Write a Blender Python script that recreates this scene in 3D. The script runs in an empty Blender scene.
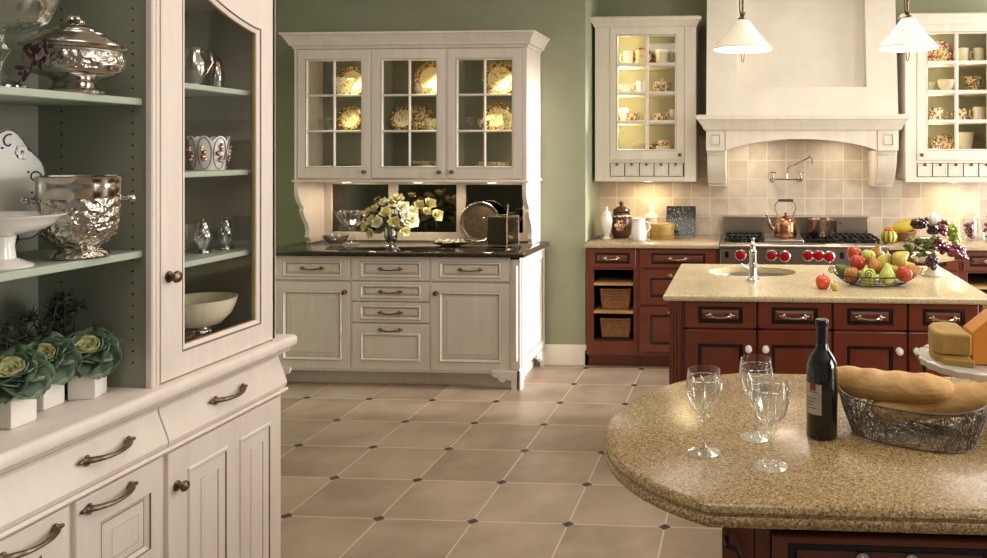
import bpy, math, random
from mathutils import Vector, Matrix, noise
random.seed(7)
PI = math.pi
sc = bpy.context.scene
col = sc.collection
# ------------------------------------------------------------------ camera measurements (metres, eye height 1.59)
YAW = math.atan(48/783); FL = 783.0; CX = 697.0; HY = 152.0; EYE = 1.59
_s, _c = math.sin(YAW), math.cos(YAW)
def gz(px, py, Z):
    d = FL*(EYE-Z)/(py-HY); r = (px-CX)/FL*d
    return r*_c-d*_s, r*_s+d*_c
def gy(px, py, Y):
    k = (px-CX)/FL; d = Y/(k*_s+_c); r = k*d
    return r*_c-d*_s, EYE-(py-HY)*d/FL
def ax(px, Y): return gy(px, 100, Y)[0]
# ------------------------------------------------------------------ materials
MATS = {}
def nt(m):
    m.use_nodes = True
    return m.node_tree, m.node_tree.nodes, m.node_tree.links
def srgb(h):
    def f(c): return c/12.92 if c <= .04045 else ((c+.055)/1.055)**2.4
    return tuple(f(int(h[i:i+2], 16)/255) for i in (0, 2, 4))+(1,)
def principled(name, base, rough=.5, metal=0, spec=.5, coat=0, noise_amt=0, scale=8, stretch=(1,1,1), col2=None, bump=0, bscale=40, trans=0, ior=1.45, sss=0, coatr=.1):
    m = bpy.data.materials.new(name); t, N, L = nt(m)
    b = N['Principled BSDF']
    base = srgb(base) if isinstance(base, str) else base
    b.inputs['Base Color'].default_value = base
    b.inputs['Roughness'].default_value = rough; b.inputs['Metallic'].default_value = metal
    b.inputs['Specular IOR Level'].default_value = spec; b.inputs['Coat Weight'].default_value = coat
    b.inputs['Coat Roughness'].default_value = coatr
    b.inputs['Transmission Weight'].default_value = trans; b.inputs['IOR'].default_value = ior
    tc = N.new('ShaderNodeTexCoord'); mp = N.new('ShaderNodeMapping'); mp.inputs['Scale'].default_value = stretch
    L.new(tc.outputs['Object'], mp.inputs['Vector'])
    if noise_amt or col2:
        nz = N.new('ShaderNodeTexNoise'); nz.inputs['Scale'].default_value = scale; nz.inputs['Detail'].default_value = 6
        nz.inputs['Roughness'].default_value = .65
        L.new(mp.outputs[0], nz.inputs['Vector'])
        cr = N.new('ShaderNodeValToRGB'); cr.color_ramp.elements[0].position = .3; cr.color_ramp.elements[1].position = .7
        c2 = srgb(col2) if isinstance(col2, str) else (col2 or tuple(c*(1-noise_amt) for c in base[:3])+(1,))
        cr.color_ramp.elements[0].color = c2; cr.color_ramp.elements[1].color = base
        L.new(nz.outputs['Fac'], cr.inputs[0]); L.new(cr.outputs[0], b.inputs['Base Color'])
    if bump:
        n2 = N.new('ShaderNodeTexNoise'); n2.inputs['Scale'].default_value = bscale; n2.inputs['Detail'].default_value = 4
        L.new(mp.outputs[0], n2.inputs['Vector'])
        bp = N.new('ShaderNodeBump'); bp.inputs['Strength'].default_value = bump; bp.inputs['Distance'].default_value = .01
        L.new(n2.outputs['Fac'], bp.inputs['Height']); L.new(bp.outputs[0], b.inputs['Normal'])
    MATS[name] = m
    return m
P = principled
P('cream_paint', 'e6dbd2', .42, noise_amt=.07, scale=5, stretch=(3,3,.35), col2='dbcec4', bump=.05, bscale=60)
P('ivory_paint', 'e9e2d6', .42, noise_amt=.05, scale=5, stretch=(3,3,.4), col2='ded5c6')
P('glaze', '6b5646', .6, col2='8d7762', scale=30)
P('sage_interior', '8e9080', .6, noise_amt=.08, scale=4)
P('sage_shelf', 'aab5a6', .45, noise_amt=.05, scale=6)
P('cherry', '733925', .33, coat=.3, scale=4, stretch=(1.2,1.2,.25), col2='5e2b1a', coatr=.2)
P('cherry_across', '783c27', .33, coat=.3, scale=4, stretch=(.3,1.5,2.5), col2='602d1b', coatr=.2)
P('black_glaze', '1a120e', .35)
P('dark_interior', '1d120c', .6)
P('light_wood', 'c9a06c', .5, col2='a87c4b', scale=5, stretch=(1,6,6))
P('bronze', '4a3d30', .32, metal=.9, col2='8d7a62', scale=60)
P('nickel', 'c9bfae', .2, metal=1)
P('steel', 'b9b2a8', .28, metal=1, bump=.02, bscale=80, stretch=(.2,1,8))
P('steel_dark', 'a39d95', .36, metal=1)
P('chrome', 'e0ddd6', .08, metal=1)
P('iron', '17171a', .45, spec=.4)
P('silver', 'bfbab2', .16, metal=1)
P('black', '0c0c0c', .4)
P('dark_wire', '2b2622', .4, metal=.7)
P('white_porcelain', 'f2efe8', .12, coat=.5)
P('white_matte', 'f0ece3', .55)
P('copper', 'bd8c6c', .27, metal=1, col2='a37054', scale=4)
P('olive_interior', 'a39f83', .6, noise_amt=.08, scale=4)
P('red_knob', 'a80f1a', .25, coat=.6)
P('hood_plaster', 'e6dfd2', .7, col2='d9d1c2', scale=3, bump=.05, bscale=8)
P('ceiling_paint', 'e6e0d2', .9)
P('green_wall', '9fa48c', .85, col2='93987e', scale=1.6, bump=.04, bscale=20)
P('baseboard_paint', 'e6e2d4', .5)
P('bread', 'b87c3c', .5, col2='e3bd80', scale=9, stretch=(1,1,2.2), bump=.4, bscale=26)
P('pan_copper', 'cbb09a', .24, metal=1)
P('cabbage_edge', '6f8468', .5)
P('pewter_wire', '79736a', .35, metal=.9)
P('bread_end', 'e6c18a', .7, col2='d29a55', scale=25)
P('cheese_gold', 'a5803f', .65, col2='bb9a58', scale=14, bump=.2, bscale=40)
P('cheddar', 'd98d35', .5, col2='cf7f2a', scale=5)
P('apple_red', '981812', .25, coat=.4, col2='b9481f', scale=22)
P('apple_green', 'a9b84a', .25, coat=.4, col2='c2c765', scale=24)
P('pear_yellow', 'd2b54a', .35, coat=.2, col2='b3b155', scale=22)
P('pear_red', '96301f', .32, coat=.2, col2='b78a3c', scale=18)
P('tomato', 'cf3a1c', .22, coat=.5, col2='d9602a', scale=5)
P('stem_brown', '4b3a22', .7)
P('grape_red', '57182a', .2, coat=.4, col2='7a2c3a', scale=20)
P('grape_dark', '2c1320', .25, coat=.3, col2='43202e', scale=20)
P('grape_green', 'a3b34c', .2, coat=.4)
P('leaf_green', '46582c', .5, col2='6c7a40', scale=18)
P('leaf_dark', '2f3f2b', .55, col2='5d7050', scale=14)
P('cabbage_green', '2f4034', .5, col2='566b50', scale=16, bump=.3, bscale=30)
P('cabbage_heart', 'd9d2a0', .5, col2='a9ab70', scale=22)
P('twig_dark', '232a20', .7, col2='3a3a2c', scale=20)
P('squash_yellow', 'd8b337', .4, coat=.2, col2='a8a238', scale=6)
P('squash_orange', 'c05a20', .4)
P('wicker', '74492a', .7, col2='976a40', scale=50, bump=.8, bscale=70)
P('petal_cream', 'f2ecc4', .5, col2='ffffff', scale=9)
P('petal_yellow', 'e6d887', .5, col2='f4ecc0', scale=9)
P('petal_russet', '7d5a3a', .6, col2='a08050', scale=12)
P('shade_edge', 'd0c4ac', .5)
P('black_stone', '16120e', .12, coat=.6, col2='3a2f26', scale=60)
P('bottle_glass', '060706', .05, coat=.8)
P('foil_black', '101013', .3, coat=.3)
P('paper_label', 'c9bfae', .7, col2='a8998a', scale=26)
P('label_red', '8d3b34', .6)
P('brown_ceramic', '5b3824', .25, coat=.5, col2='3f2618', scale=8)
P('cream_ceramic', 'eadfc0', .25, coat=.4)
P('wood_box', 'b99a55', .5, col2='a08042', scale=6, stretch=(1,1,8))
P('gold_line', 'b38a3c', .4, metal=.6)
P('blue_paint', '2f4164', .3, coat=.4)
P('orange_paint', 'c98a3a', .4)
P('dark_room_mirror', (.09,.085,.075,1), .04, metal=1)  # plain mirror, tinted dark to stand in for a dark room reflected
P('clay_tray', '54443a', .42, metal=.5, col2='75634f', scale=30)
P('bucket_metal', '6a5c50', .12, metal=1)  # brown put into the silver to stand in for its dark reflections
P('kettle_grip', '4a4038', .5)
P('lit_edge_gold', 'a88f45', .4)  # gold glass channel edge, with the lit stile edge put into the colour
P('rubber', '101010', .7)

def pattern_mat(name, c0, cs, scale=30, rough=.25):
    m = bpy.data.materials.new(name); t, N, L = nt(m); b = N['Principled BSDF']
    b.inputs['Roughness'].default_value = rough; b.inputs['Coat Weight'].default_value = .4
    tc = N.new('ShaderNodeTexCoord'); v = N.new('ShaderNodeTexVoronoi'); v.inputs['Scale'].default_value = scale
    L.new(tc.outputs['Object'], v.inputs['Vector'])
    sp = N.new('ShaderNodeSeparateColor'); L.new(v.outputs['Color'], sp.inputs[0])
    cr = N.new('ShaderNodeValToRGB'); cr.color_ramp.interpolation = 'CONSTANT'
    cols = [c0]+cs
    e = cr.color_ramp.elements; e[0].position = 0; e[0].color = srgb(cols[0]); e[1].position = .35; e[1].color = srgb(cols[1])
    for i, c in enumerate(cols[2:]):
        k = e.new(.35+.6*(i+1)/(len(cols)-1)); k.color = srgb(c)
    L.new(sp.outputs[0], cr.inputs[0]); L.new(cr.outputs[0], b.inputs['Base Color'])
    MATS[name] = m
pattern_mat('rim_brocade', 'c9a860', ['7a4a30', 'd8c999', '4a3526'], 110)
pattern_mat('plate_bright', 'f0e3b8', ['efe3b8', 'e2cf8f', 'c0a050', 'f4ecd0'], 90)
pattern_mat('plate_floral', 'e8d9a8', ['e6d5a0', 'a84a32', 'c79a4a', '5a5f78'], 85)
pattern_mat('cup_floral', 'f0e4c0', ['f0e4c0', 'b5482a', '3c4a74', 'd9a440'], 75)
pattern_mat('red_rooster', '9b2f20', ['d8a23a', '6b2a1c', 'e8d2a0', '3a3550'], 80)
pattern_mat('black_crackle', '0c0c0c', ['0e0e0e', '77736a', '0a0a0a', '121212'], 120, .15)

def granite(name, cols, scale=230, rough=.12, base=None):
    m = bpy.data.materials.new(name); t, N, L = nt(m); b = N['Principled BSDF']
    b.inputs['Roughness'].default_value = rough; b.inputs['Coat Weight'].default_value = .25; b.inputs['Coat Roughness'].default_value = .16
    tc = N.new('ShaderNodeTexCoord'); v = N.new('ShaderNodeTexVoronoi'); v.inputs['Scale'].default_value = scale
    L.new(tc.outputs['Object'], v.inputs['Vector'])
    sp = N.new('ShaderNodeSeparateColor'); L.new(v.outputs['Color'], sp.inputs[0])
    nz = N.new('ShaderNodeTexNoise'); nz.inputs['Scale'].default_value = 14; nz.inputs['Detail'].default_value = 5
    L.new(tc.outputs['Object'], nz.inputs['Vector'])
    ma = N.new('ShaderNodeMath'); ma.operation = 'MULTIPLY_ADD'; ma.inputs[1].default_value = .85
    mb = N.new('ShaderNodeMath'); mb.operation = 'MULTIPLY'; mb.inputs[1].default_value = .15
    L.new(nz.outputs['Fac'], mb.inputs[0]); L.new(sp.outputs[0], ma.inputs[0]); L.new(mb.outputs[0], ma.inputs[2])
    cr = N.new('ShaderNodeValToRGB'); e = cr.color_ramp.elements
    e[0].position = 0; e[0].color = srgb(cols[0]); e[1].position = 1; e[1].color = srgb(cols[-1])
    for i, c in enumerate(cols[1:-1]):
        k = e.new((i+1)/(len(cols)-1)); k.color = srgb(c)
    L.new(ma.outputs[0], cr.inputs[0]); L.new(cr.outputs[0], b.inputs['Base Color'])
    MATS[name] = m
granite('peninsula_granite', ['33281a', '7c6142', '9c7f52', 'a98c5e', 'b3976a', 'c0a67c', 'e6d8ba'], 300, .26)
granite('island_granite', ['8f7d5c', 'c0ae86', 'd6c69e', 'dfd1ac', 'efe6cc'], 300, .22)
granite('range_granite', ['7d6a52', 'a08a6c', 'b49f82', 'bfac92', 'cdbea6'], 300, .2)

def thin_glass(name, tint=(1,1,1,1), lo=.04, hi=.5, rough=.02, power=3.0):
    m = bpy.data.materials.new(name); t, N, L = nt(m); N.remove(N['Principled BSDF'])
    out = N['Material Output']; tr = N.new('ShaderNodeBsdfTransparent'); tr.inputs[0].default_value = tint
    gl = N.new('ShaderNodeBsdfGlossy'); gl.inputs['Roughness'].default_value = rough; gl.inputs['Color'].default_value = (1,1,1,1)
    lw = N.new('ShaderNodeLayerWeight'); lw.inputs[0].default_value = .5
    pw = N.new('ShaderNodeMath'); pw.operation = 'POWER'; pw.inputs[1].default_value = power
    mr = N.new('ShaderNodeMapRange'); mr.inputs[3].default_value = lo; mr.inputs[4].default_value = hi
    mx = N.new('ShaderNodeMixShader')
    L.new(lw.outputs['Facing'], pw.inputs[0]); L.new(pw.outputs[0], mr.inputs[0]); L.new(mr.outputs[0], mx.inputs[0])
    L.new(tr.outputs[0], mx.inputs[1]); L.new(gl.outputs[0], mx.inputs[2]); L.new(mx.outputs[0], out.inputs[0])
    MATS[name] = m
thin_glass('window_glass', lo=.03, hi=.5, power=4)
thin_glass('crystal', (.94,.95,.94,1), lo=.09, hi=.85, rough=.03, power=2.2)
thin_glass('goblet_crystal', (.97,.975,.97,1), lo=.045, hi=.95, rough=.02, power=3.2)
thin_glass('cut_crystal', (.86,.87,.85,1), lo=.3, hi=.95, rough=.1, power=1.5)

def shade_mat():
    m = bpy.data.materials.new('lamp_shade_glass'); t, N, L = nt(m); b = N['Principled BSDF']
    b.inputs['Base Color'].default_value = srgb('f4ecdc'); b.inputs['Roughness'].default_value = .3
    b.inputs['Emission Color'].default_value = (1, .86, .66, 1); b.inputs['Emission Strength'].default_value = .12
    MATS['lamp_shade_glass'] = m
shade_mat()
def bulb_mat(name, c, s):
    m = bpy.data.materials.new(name); t, N, L = nt(m); b = N['Principled BSDF']
    b.inputs['Emission Color'].default_value = c; b.inputs['Emission Strength'].default_value = s
    MATS[name] = m
bulb_mat('bulb_glow', (1, .85, .6, 1), 12)
bulb_mat('puck_glow', (1, .8, .5, 1), 5)

def M_(N, L, op, a, b=None, c=None):
    n = N.new('ShaderNodeMath'); n.operation = op
    for i, v in enumerate((a, b, c)):
        if v is None: continue
        if isinstance(v, (int, float)): n.inputs[i].default_value = v
        else: L.new(v, n.inputs[i])
    return n.outputs[0]
def floor_mat():
    m = bpy.data.materials.new('floor_tile'); t, N, L = nt(m); b = N['Principled BSDF']
    g = N.new('ShaderNodeNewGeometry'); s = N.new('ShaderNodeSeparateXYZ'); L.new(g.outputs['Position'], s.inputs[0])
    PX, PY = .415, .3995
    u = M_(N, L, 'DIVIDE', M_(N, L, 'ADD', s.outputs[0], .755+PX*20), PX)
    v = M_(N, L, 'DIVIDE', M_(N, L, 'ADD', s.outputs[1], -3.306+PY*20), PY)
    def dist(w, p): return M_(N, L, 'MULTIPLY', M_(N, L, 'ABSOLUTE', M_(N, L, 'SUBTRACT', M_(N, L, 'FRACT', M_(N, L, 'ADD', w, .5)), .5)), p)
    du, dv = dist(u, PX), dist(v, PY)
    dot = M_(N, L, 'LESS_THAN', M_(N, L, 'ADD', du, dv), .027)
    line = M_(N, L, 'LESS_THAN', M_(N, L, 'MINIMUM', du, dv), .0035)
    cx = N.new('ShaderNodeCombineXYZ'); L.new(M_(N, L, 'FLOOR', u), cx.inputs[0]); L.new(M_(N, L, 'FLOOR', v), cx.inputs[1])
    wn = N.new('ShaderNodeTexWhiteNoise'); L.new(cx.outputs[0], wn.inputs['Vector'])
    nz = N.new('ShaderNodeTexNoise'); nz.inputs['Scale'].default_value = 3.5; nz.inputs['Detail'].default_value = 7
    ad = N.new('ShaderNodeVectorMath'); ad.operation = 'MULTIPLY_ADD'
    ad.inputs[1].default_value = (5, 5, 5); L.new(wn.outputs['Color'], ad.inputs[0]); L.new(g.outputs['Position'], ad.inputs[2])
    L.new(ad.outputs[0], nz.inputs['Vector'])
    cr = N.new('ShaderNodeValToRGB'); cr.color_ramp.elements[0].position = .3; cr.color_ramp.elements[1].position = .72
    cr.color_ramp.elements[0].color = srgb('917f6e'); cr.color_ramp.elements[1].color = srgb('b3a18e')
    f = M_(N, L, 'MULTIPLY_ADD', wn.outputs['Value'], .22, M_(N, L, 'ADD', nz.outputs['Fac'], -.1))
    L.new(f, cr.inputs[0])
    m1 = N.new('ShaderNodeMix'); m1.data_type = 'RGBA'; L.new(line, m1.inputs[0]); L.new(cr.outputs[0], m1.inputs[6]); m1.inputs[7].default_value = srgb('cfc0aa')
    m2 = N.new('ShaderNodeMix'); m2.data_type = 'RGBA'; L.new(dot, m2.inputs[0]); L.new(m1.outputs[2], m2.inputs[6]); m2.inputs[7].default_value = srgb('1f1c1a')
    L.new(m2.outputs[2], b.inputs['Base Color'])
    b.inputs['Roughness'].default_value = .42
    n2 = N.new('ShaderNodeTexNoise'); n2.inputs['Scale'].default_value = 12; L.new(g.outputs['Position'], n2.inputs['Vector'])
    h = M_(N, L, 'SUBTRACT', M_(N, L, 'MULTIPLY', n2.outputs['Fac'], .3), line)
    bp = N.new('ShaderNodeBump'); bp.inputs['Strength'].default_value = .35; bp.inputs['Distance'].default_value = .004
    L.new(h, bp.inputs['Height']); L.new(bp.outputs[0], b.inputs['Normal'])
    MATS['floor_tile'] = m
floor_mat()
def wall_tile_mat():
    m = bpy.data.materials.new('wall_tile'); t, N, L = nt(m); b = N['Principled BSDF']
    g = N.new('ShaderNodeNewGeometry'); s = N.new('ShaderNodeSeparateXYZ'); L.new(g.outputs['Position'], s.inputs[0])
    Pp = .1526
    x0 = 10*Pp-gy(748, 150, 6.35)[0]; z0 = 10*Pp-gy(748, 179, 6.35)[1]
    u = M_(N, L, 'DIVIDE', M_(N, L, 'ADD', s.outputs[0], x0), Pp); v = M_(N, L, 'DIVIDE', M_(N, L, 'ADD', s.outputs[2], z0), Pp)
    def dist(w): return M_(N, L, 'MULTIPLY', M_(N, L, 'ABSOLUTE', M_(N, L, 'SUBTRACT', M_(N, L, 'FRACT', M_(N, L, 'ADD', w, .5)), .5)), Pp)
    line = M_(N, L, 'LESS_THAN', M_(N, L, 'MINIMUM', dist(u), dist(v)), .0032)
    cx = N.new('ShaderNodeCombineXYZ'); L.new(M_(N, L, 'FLOOR', u), cx.inputs[0]); L.new(M_(N, L, 'FLOOR', v), cx.inputs[1])
    wn = N.new('ShaderNodeTexWhiteNoise'); L.new(cx.outputs[0], wn.inputs['Vector'])
    nz = N.new('ShaderNodeTexNoise'); nz.inputs['Scale'].default_value = 9; nz.inputs['Detail'].default_value = 6
    ad = N.new('ShaderNodeVectorMath'); ad.operation = 'MULTIPLY_ADD'
    ad.inputs[1].default_value = (5, 5, 5); L.new(wn.outputs['Color'], ad.inputs[0]); L.new(g.outputs['Position'], ad.inputs[2])
    L.new(ad.outputs[0], nz.inputs['Vector'])
    cr = N.new('ShaderNodeValToRGB'); cr.color_ramp.elements[0].position = .25; cr.color_ramp.elements[1].position = .75
    cr.color_ramp.elements[0].color = srgb('c4b4a2'); cr.color_ramp.elements[1].color = srgb('ddd2c3')
    L.new(M_(N, L, 'MULTIPLY_ADD', wn.outputs['Value'], .35, M_(N, L, 'ADD', nz.outputs['Fac'], -.17)), cr.inputs[0])
    m1 = N.new('ShaderNodeMix'); m1.data_type = 'RGBA'; L.new(line, m1.inputs[0]); L.new(cr.outputs[0], m1.inputs[6]); m1.inputs[7].default_value = srgb('e8e0d0')
    L.new(m1.outputs[2], b.inputs['Base Color']); b.inputs['Roughness'].default_value = .5
    bp = N.new('ShaderNodeBump'); bp.inputs['Strength'].default_value = .3; bp.inputs['Distance'].default_value = .004; bp.invert = True
    L.new(line, bp.inputs['Height']); L.new(bp.outputs[0], b.inputs['Normal'])
    MATS['wall_tile'] = m
wall_tile_mat()
def hammered_silver():
    m = bpy.data.materials.new('chased_silver'); t, N, L = nt(m); b = N['Principled BSDF']
    b.inputs['Base Color'].default_value = srgb('c0bab0'); b.inputs['Metallic'].default_value = 1; b.inputs['Roughness'].default_value = .2
    tc = N.new('ShaderNodeTexCoord'); v = N.new('ShaderNodeTexVoronoi'); v.inputs['Scale'].default_value = 75; v.feature = 'SMOOTH_F1'
    nz = N.new('ShaderNodeTexNoise'); nz.inputs['Scale'].default_value = 20
    mx = N.new('ShaderNodeVectorMath'); mx.operation = 'MULTIPLY_ADD'; mx.inputs[1].default_value = (.05,.05,.05)
    L.new(tc.outputs['Object'], nz.inputs['Vector']); L.new(nz.outputs['Color'], mx.inputs[0]); L.new(tc.outputs['Object'], mx.inputs[2]); L.new(mx.outputs[0], v.inputs['Vector'])
    bp = N.new('ShaderNodeBump'); bp.inputs['Strength'].default_value = 1; bp.inputs['Distance'].default_value = .008
    L.new(v.outputs['Distance'], bp.inputs['Height']); L.new(bp.outputs[0], b.inputs['Normal'])
    MATS['chased_silver'] = m
hammered_silver()
# ------------------------------------------------------------------ mesh builder
W = {}
class MB:
    def __init__(s, T=None): s.v = []; s.f = []; s.m = []; s.T = T
    def vert(s, p): s.v.append(tuple(p)); return len(s.v)-1
    def face(s, idx, m=0): s.f.append(tuple(idx)); s.m.append(m)
    def box(s, x0, x1, y0, y1, z0, z1, m=0):
        b = len(s.v)
        for z in (z0, z1):
            for x, y in ((x0,y0),(x1,y0),(x1,y1),(x0,y1)): s.v.append((x,y,z))
        for f in ((3,2,1,0),(4,5,6,7),(0,1,5,4),(1,2,6,5),(2,3,7,6),(3,0,4,7)): s.face([b+i for i in f], m)
        return s
    def quad(s, a, b, c, d, m=0):
        k = len(s.v); s.v += [tuple(a), tuple(b), tuple(c), tuple(d)]; s.face((k,k+1,k+2,k+3), m); return s
    def lathe(s, prof, n=24, c=(0,0,0), m=0, axis='z', mod=None, ang=(0, 2*PI), mats=None):
        full = abs(ang[1]-ang[0]-2*PI) < 1e-6
        cols = n if full else n+1
        base = len(s.v)
        for r, z in prof:
            for j in range(cols):
                t = ang[0]+(ang[1]-ang[0])*j/n
                rr = r*(mod(t, r, z) if mod else 1)
                x, y, zz = rr*math.cos(t), rr*math.sin(t), z
                if axis == '-y': x, y, zz = x, -zz, y
                elif axis == '+y': x, y, zz = -x, zz, y
                elif axis == 'x': x, y, zz = zz, x, y
                s.v.append((c[0]+x, c[1]+y, c[2]+zz))
        for i in range(len(prof)-1):
            mm = mats[i] if mats else m
            for j in range(n):
                k = (j+1) % cols if full else j+1
                a, b_, d, e = base+i*cols+j, base+i*cols+k, base+(i+1)*cols+k, base+(i+1)*cols+j
                if prof[i][0] < 1e-6: s.face((a, d, e), mm)
                elif prof[i+1][0] < 1e-6: s.face((a, b_, d), mm)
                else: s.face((a, b_, d, e), mm)
        return s
    def ball(s, c, r, n=12, k=8, m=0, rot=None):
        rx, ry, rz = (r, r, r) if isinstance(r, (int, float)) else r
        base = len(s.v)
        for i in range(k+1):
            ph = -PI/2+PI*i/k
            for j in range(n):
                t = 2*PI*j/n
                p = Vector((rx*math.cos(ph)*math.cos(t), ry*math.cos(ph)*math.sin(t), rz*math.sin(ph)))
                if rot: p = rot @ p
                s.v.append((c[0]+p.x, c[1]+p.y, c[2]+p.z))
        for i in range(k):
            for j in range(n):
                q = (j+1) % n
                a, b, d, e = base+i*n+j, base+i*n+q, base+(i+1)*n+q, base+(i+1)*n+j
                if i == 0: s.face((a, d, e), m)
                elif i == k-1: s.face((a, b, d), m)
                else: s.face((a, b, d, e), m)
        return s
    def tube(s, pts, r, n=8, m=0, closed=False, cap=True):
        pts = [Vector(p) for p in pts]; N = len(pts)
        rr = r if isinstance(r, (list, tuple)) else [r]*N
        base = len(s.v); up = None
        for i, p in enumerate(pts):
            a = pts[i-1] if (i > 0 or closed) else p
            b = pts[(i+1) % N] if (i < N-1 or closed) else p
            t = (b-a)
            if t.length < 1e-9: t = Vector((0,0,1))
            t.normalize()
            if up is None:
                up = Vector((0,0,1)) if abs(t.z) < .9 else Vector((1,0,0))
            u = up-t*up.dot(t)
            if u.length < 1e-6: u = t.orthogonal()
            u.normalize(); w = t.cross(u); up = u
            for j in range(n):
                q = 2*PI*j/n; o = p+(u*math.cos(q)+w*math.sin(q))*rr[i]; s.v.append(tuple(o))
        for i in range(N if closed else N-1):
            for j in range(n):
                k = (j+1) % n; i2 = (i+1) % N
                s.face((base+i*n+j, base+i*n+k, base+i2*n+k, base+i2*n+j), m)
        if cap and not closed:
            s.face([base+j for j in range(n)][::-1], m); s.face([base+(N-1)*n+j for j in range(n)], m)
        return s
    def prism(s, poly, a, b, axis='z', m=0):
        def mk(p, h):
            if axis == 'z': return (p[0], p[1], h)
            if axis == 'y': return (p[0], h, p[1])
            return (h, p[0], p[1])
        k = len(s.v); n = len(poly)
        for p in poly: s.v.append(mk(p, a))
        for p in poly: s.v.append(mk(p, b))
        s.face([k+i for i in range(n)][::-1], m); s.face([k+n+i for i in range(n)], m)
        for i in range(n):
            j = (i+1) % n; s.face((k+i, k+j, k+n+j, k+n+i), m)
        return s
    def grid(s, fn, nu, nv, m=0):
        k = len(s.v)
        for i in range(nu+1):
            for j in range(nv+1): s.v.append(tuple(fn(i/nu, j/nv)))
        for i in range(nu):
            for j in range(nv):
                a = k+i*(nv+1)+j; s.face((a, a+nv+1, a+nv+2, a+1), m)
        return s
    def rings(s, x0, x1, z0, z1, y, t, loops, back=True):
        """concentric rectangles facing -y; loops = (inset_x, inset_z, depth, material of strip that ends here)"""
        k = len(s.v)
        L = [(0, 0, t, 0)]+loops
        for ix, iz, d, mm in L:
            for x, z in ((x0+ix, z0+iz), (x1-ix, z0+iz), (x1-ix, z1-iz), (x0+ix, z1-iz)): s.v.append((x, y+d, z))
        for i in range(1, len(L)):
            for j in range(4):
                q = (j+1) % 4; a = k+(i-1)*4; b = k+i*4
                s.face((a+j, a+q, b+q, b+j), L[i][3])
        e = k+(len(L)-1)*4
        s.face((e, e+1, e+2, e+3), L[-1][3])
        if back: s.face((k+3, k+2, k+1, k), 0)
        return s
    def build(s, name, mats, parent=None, sharp=32, bevel=0, thick=0, subd=0):
        T = s.T; pts = [T(p) for p in s.v] if T else s.v
        w = W.get(parent, Vector((0,0,0))) if parent else Vector((0,0,0))
        pts = [(p[0]-w.x, p[1]-w.y, p[2]-w.z) for p in pts]
        if isinstance(mats, str): mats = [mats]
        me = bpy.data.meshes.new(name); me.from_pydata(pts, [], s.f); 
        for mm in mats: me.materials.append(MATS[mm])
        me.polygons.foreach_set('material_index', s.m)
        me.polygons.foreach_set('use_smooth', [True]*len(s.f))
        import bmesh as bm_
        bm = bm_.new(); bm.from_mesh(me); bm_.ops.recalc_face_normals(bm, faces=bm.faces[:]); bm.to_mesh(me); bm.free()
        me.set_sharp_from_angle(angle=math.radians(sharp))
        o = bpy.data.objects.new(name, me); col.objects.link(o)
        if parent: o.parent = parent
        W[o] = w
        if bevel:
            b = o.modifiers.new('bevel', 'BEVEL'); b.width = bevel; b.segments = 2; b.limit_method = 'ANGLE'; b.angle_limit = .6
        if thick:
            q = o.modifiers.new('solid', 'SOLIDIFY'); q.thickness = thick; q.offset = 0
        if subd:
            q = o.modifiers.new('sub', 'SUBSURF'); q.levels = subd; q.render_levels = subd
        return o
LABELS = {}
def tag(o, label, cat, group=None, kind=None):
    o['label'] = label; o['category'] = cat
    if group: o['group'] = group
    if kind: o['kind'] = kind
    n = len(label.split())
    if not 4 <= n <= 16: print('LABEL LENGTH', n, label)
    if label in LABELS and (not group or LABELS[label] != group): print('DUP LABEL', label)
    LABELS[label] = group
    return o
def thing(name, loc, label, cat, group=None, rz=0):
    o = bpy.data.objects.new(name, None); col.objects.link(o); o.location = loc; o.rotation_euler = (0,0,rz)
    o.empty_display_size = .05
    W[o] = Vector(loc); return tag(o, label, cat, group)
def move(o, loc, rot=None, scale=None):
    o.location = loc
    if rot: o.rotation_euler = rot
    if scale: o.scale = (scale,)*3 if isinstance(scale, (int, float)) else scale
    return o
def root(name, label, cat, group=None):      # built around the origin, moved afterwards
    return thing(name, (0,0,0), label, cat, group)
def copy_tree(o, label=None, loc=None, rot=None, group=None, parent=None):
    c = o.copy(); col.objects.link(c)
    if parent: c.parent = parent
    for ch in [x for x in bpy.data.objects if x.parent == o]: copy_tree(ch, parent=c)
    if label:
        tag(c, label, c['category'], group or c.get('group'))
    if loc is not None: c.location = loc
    if rot is not None: c.rotation_euler = rot
    return c
def struct(name, mb, mats, **k):
    o = mb.build(name, mats, **k); o['kind'] = 'structure'; return o
def obj(name, mb, mats, label, cat, group=None, origin=None, **k):
    """single-mesh thing with its origin at its base"""
    if origin is not None:
        T0 = mb.T; mb.v = [T0(p) for p in mb.v] if T0 else mb.v; mb.T = None
        mb.v = [(p[0]-origin[0], p[1]-origin[1], p[2]-origin[2]) for p in mb.v]
    o = mb.build(name, mats, **k)
    if origin is not None: o.location = origin
    return tag(o, label, cat, group)
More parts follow.
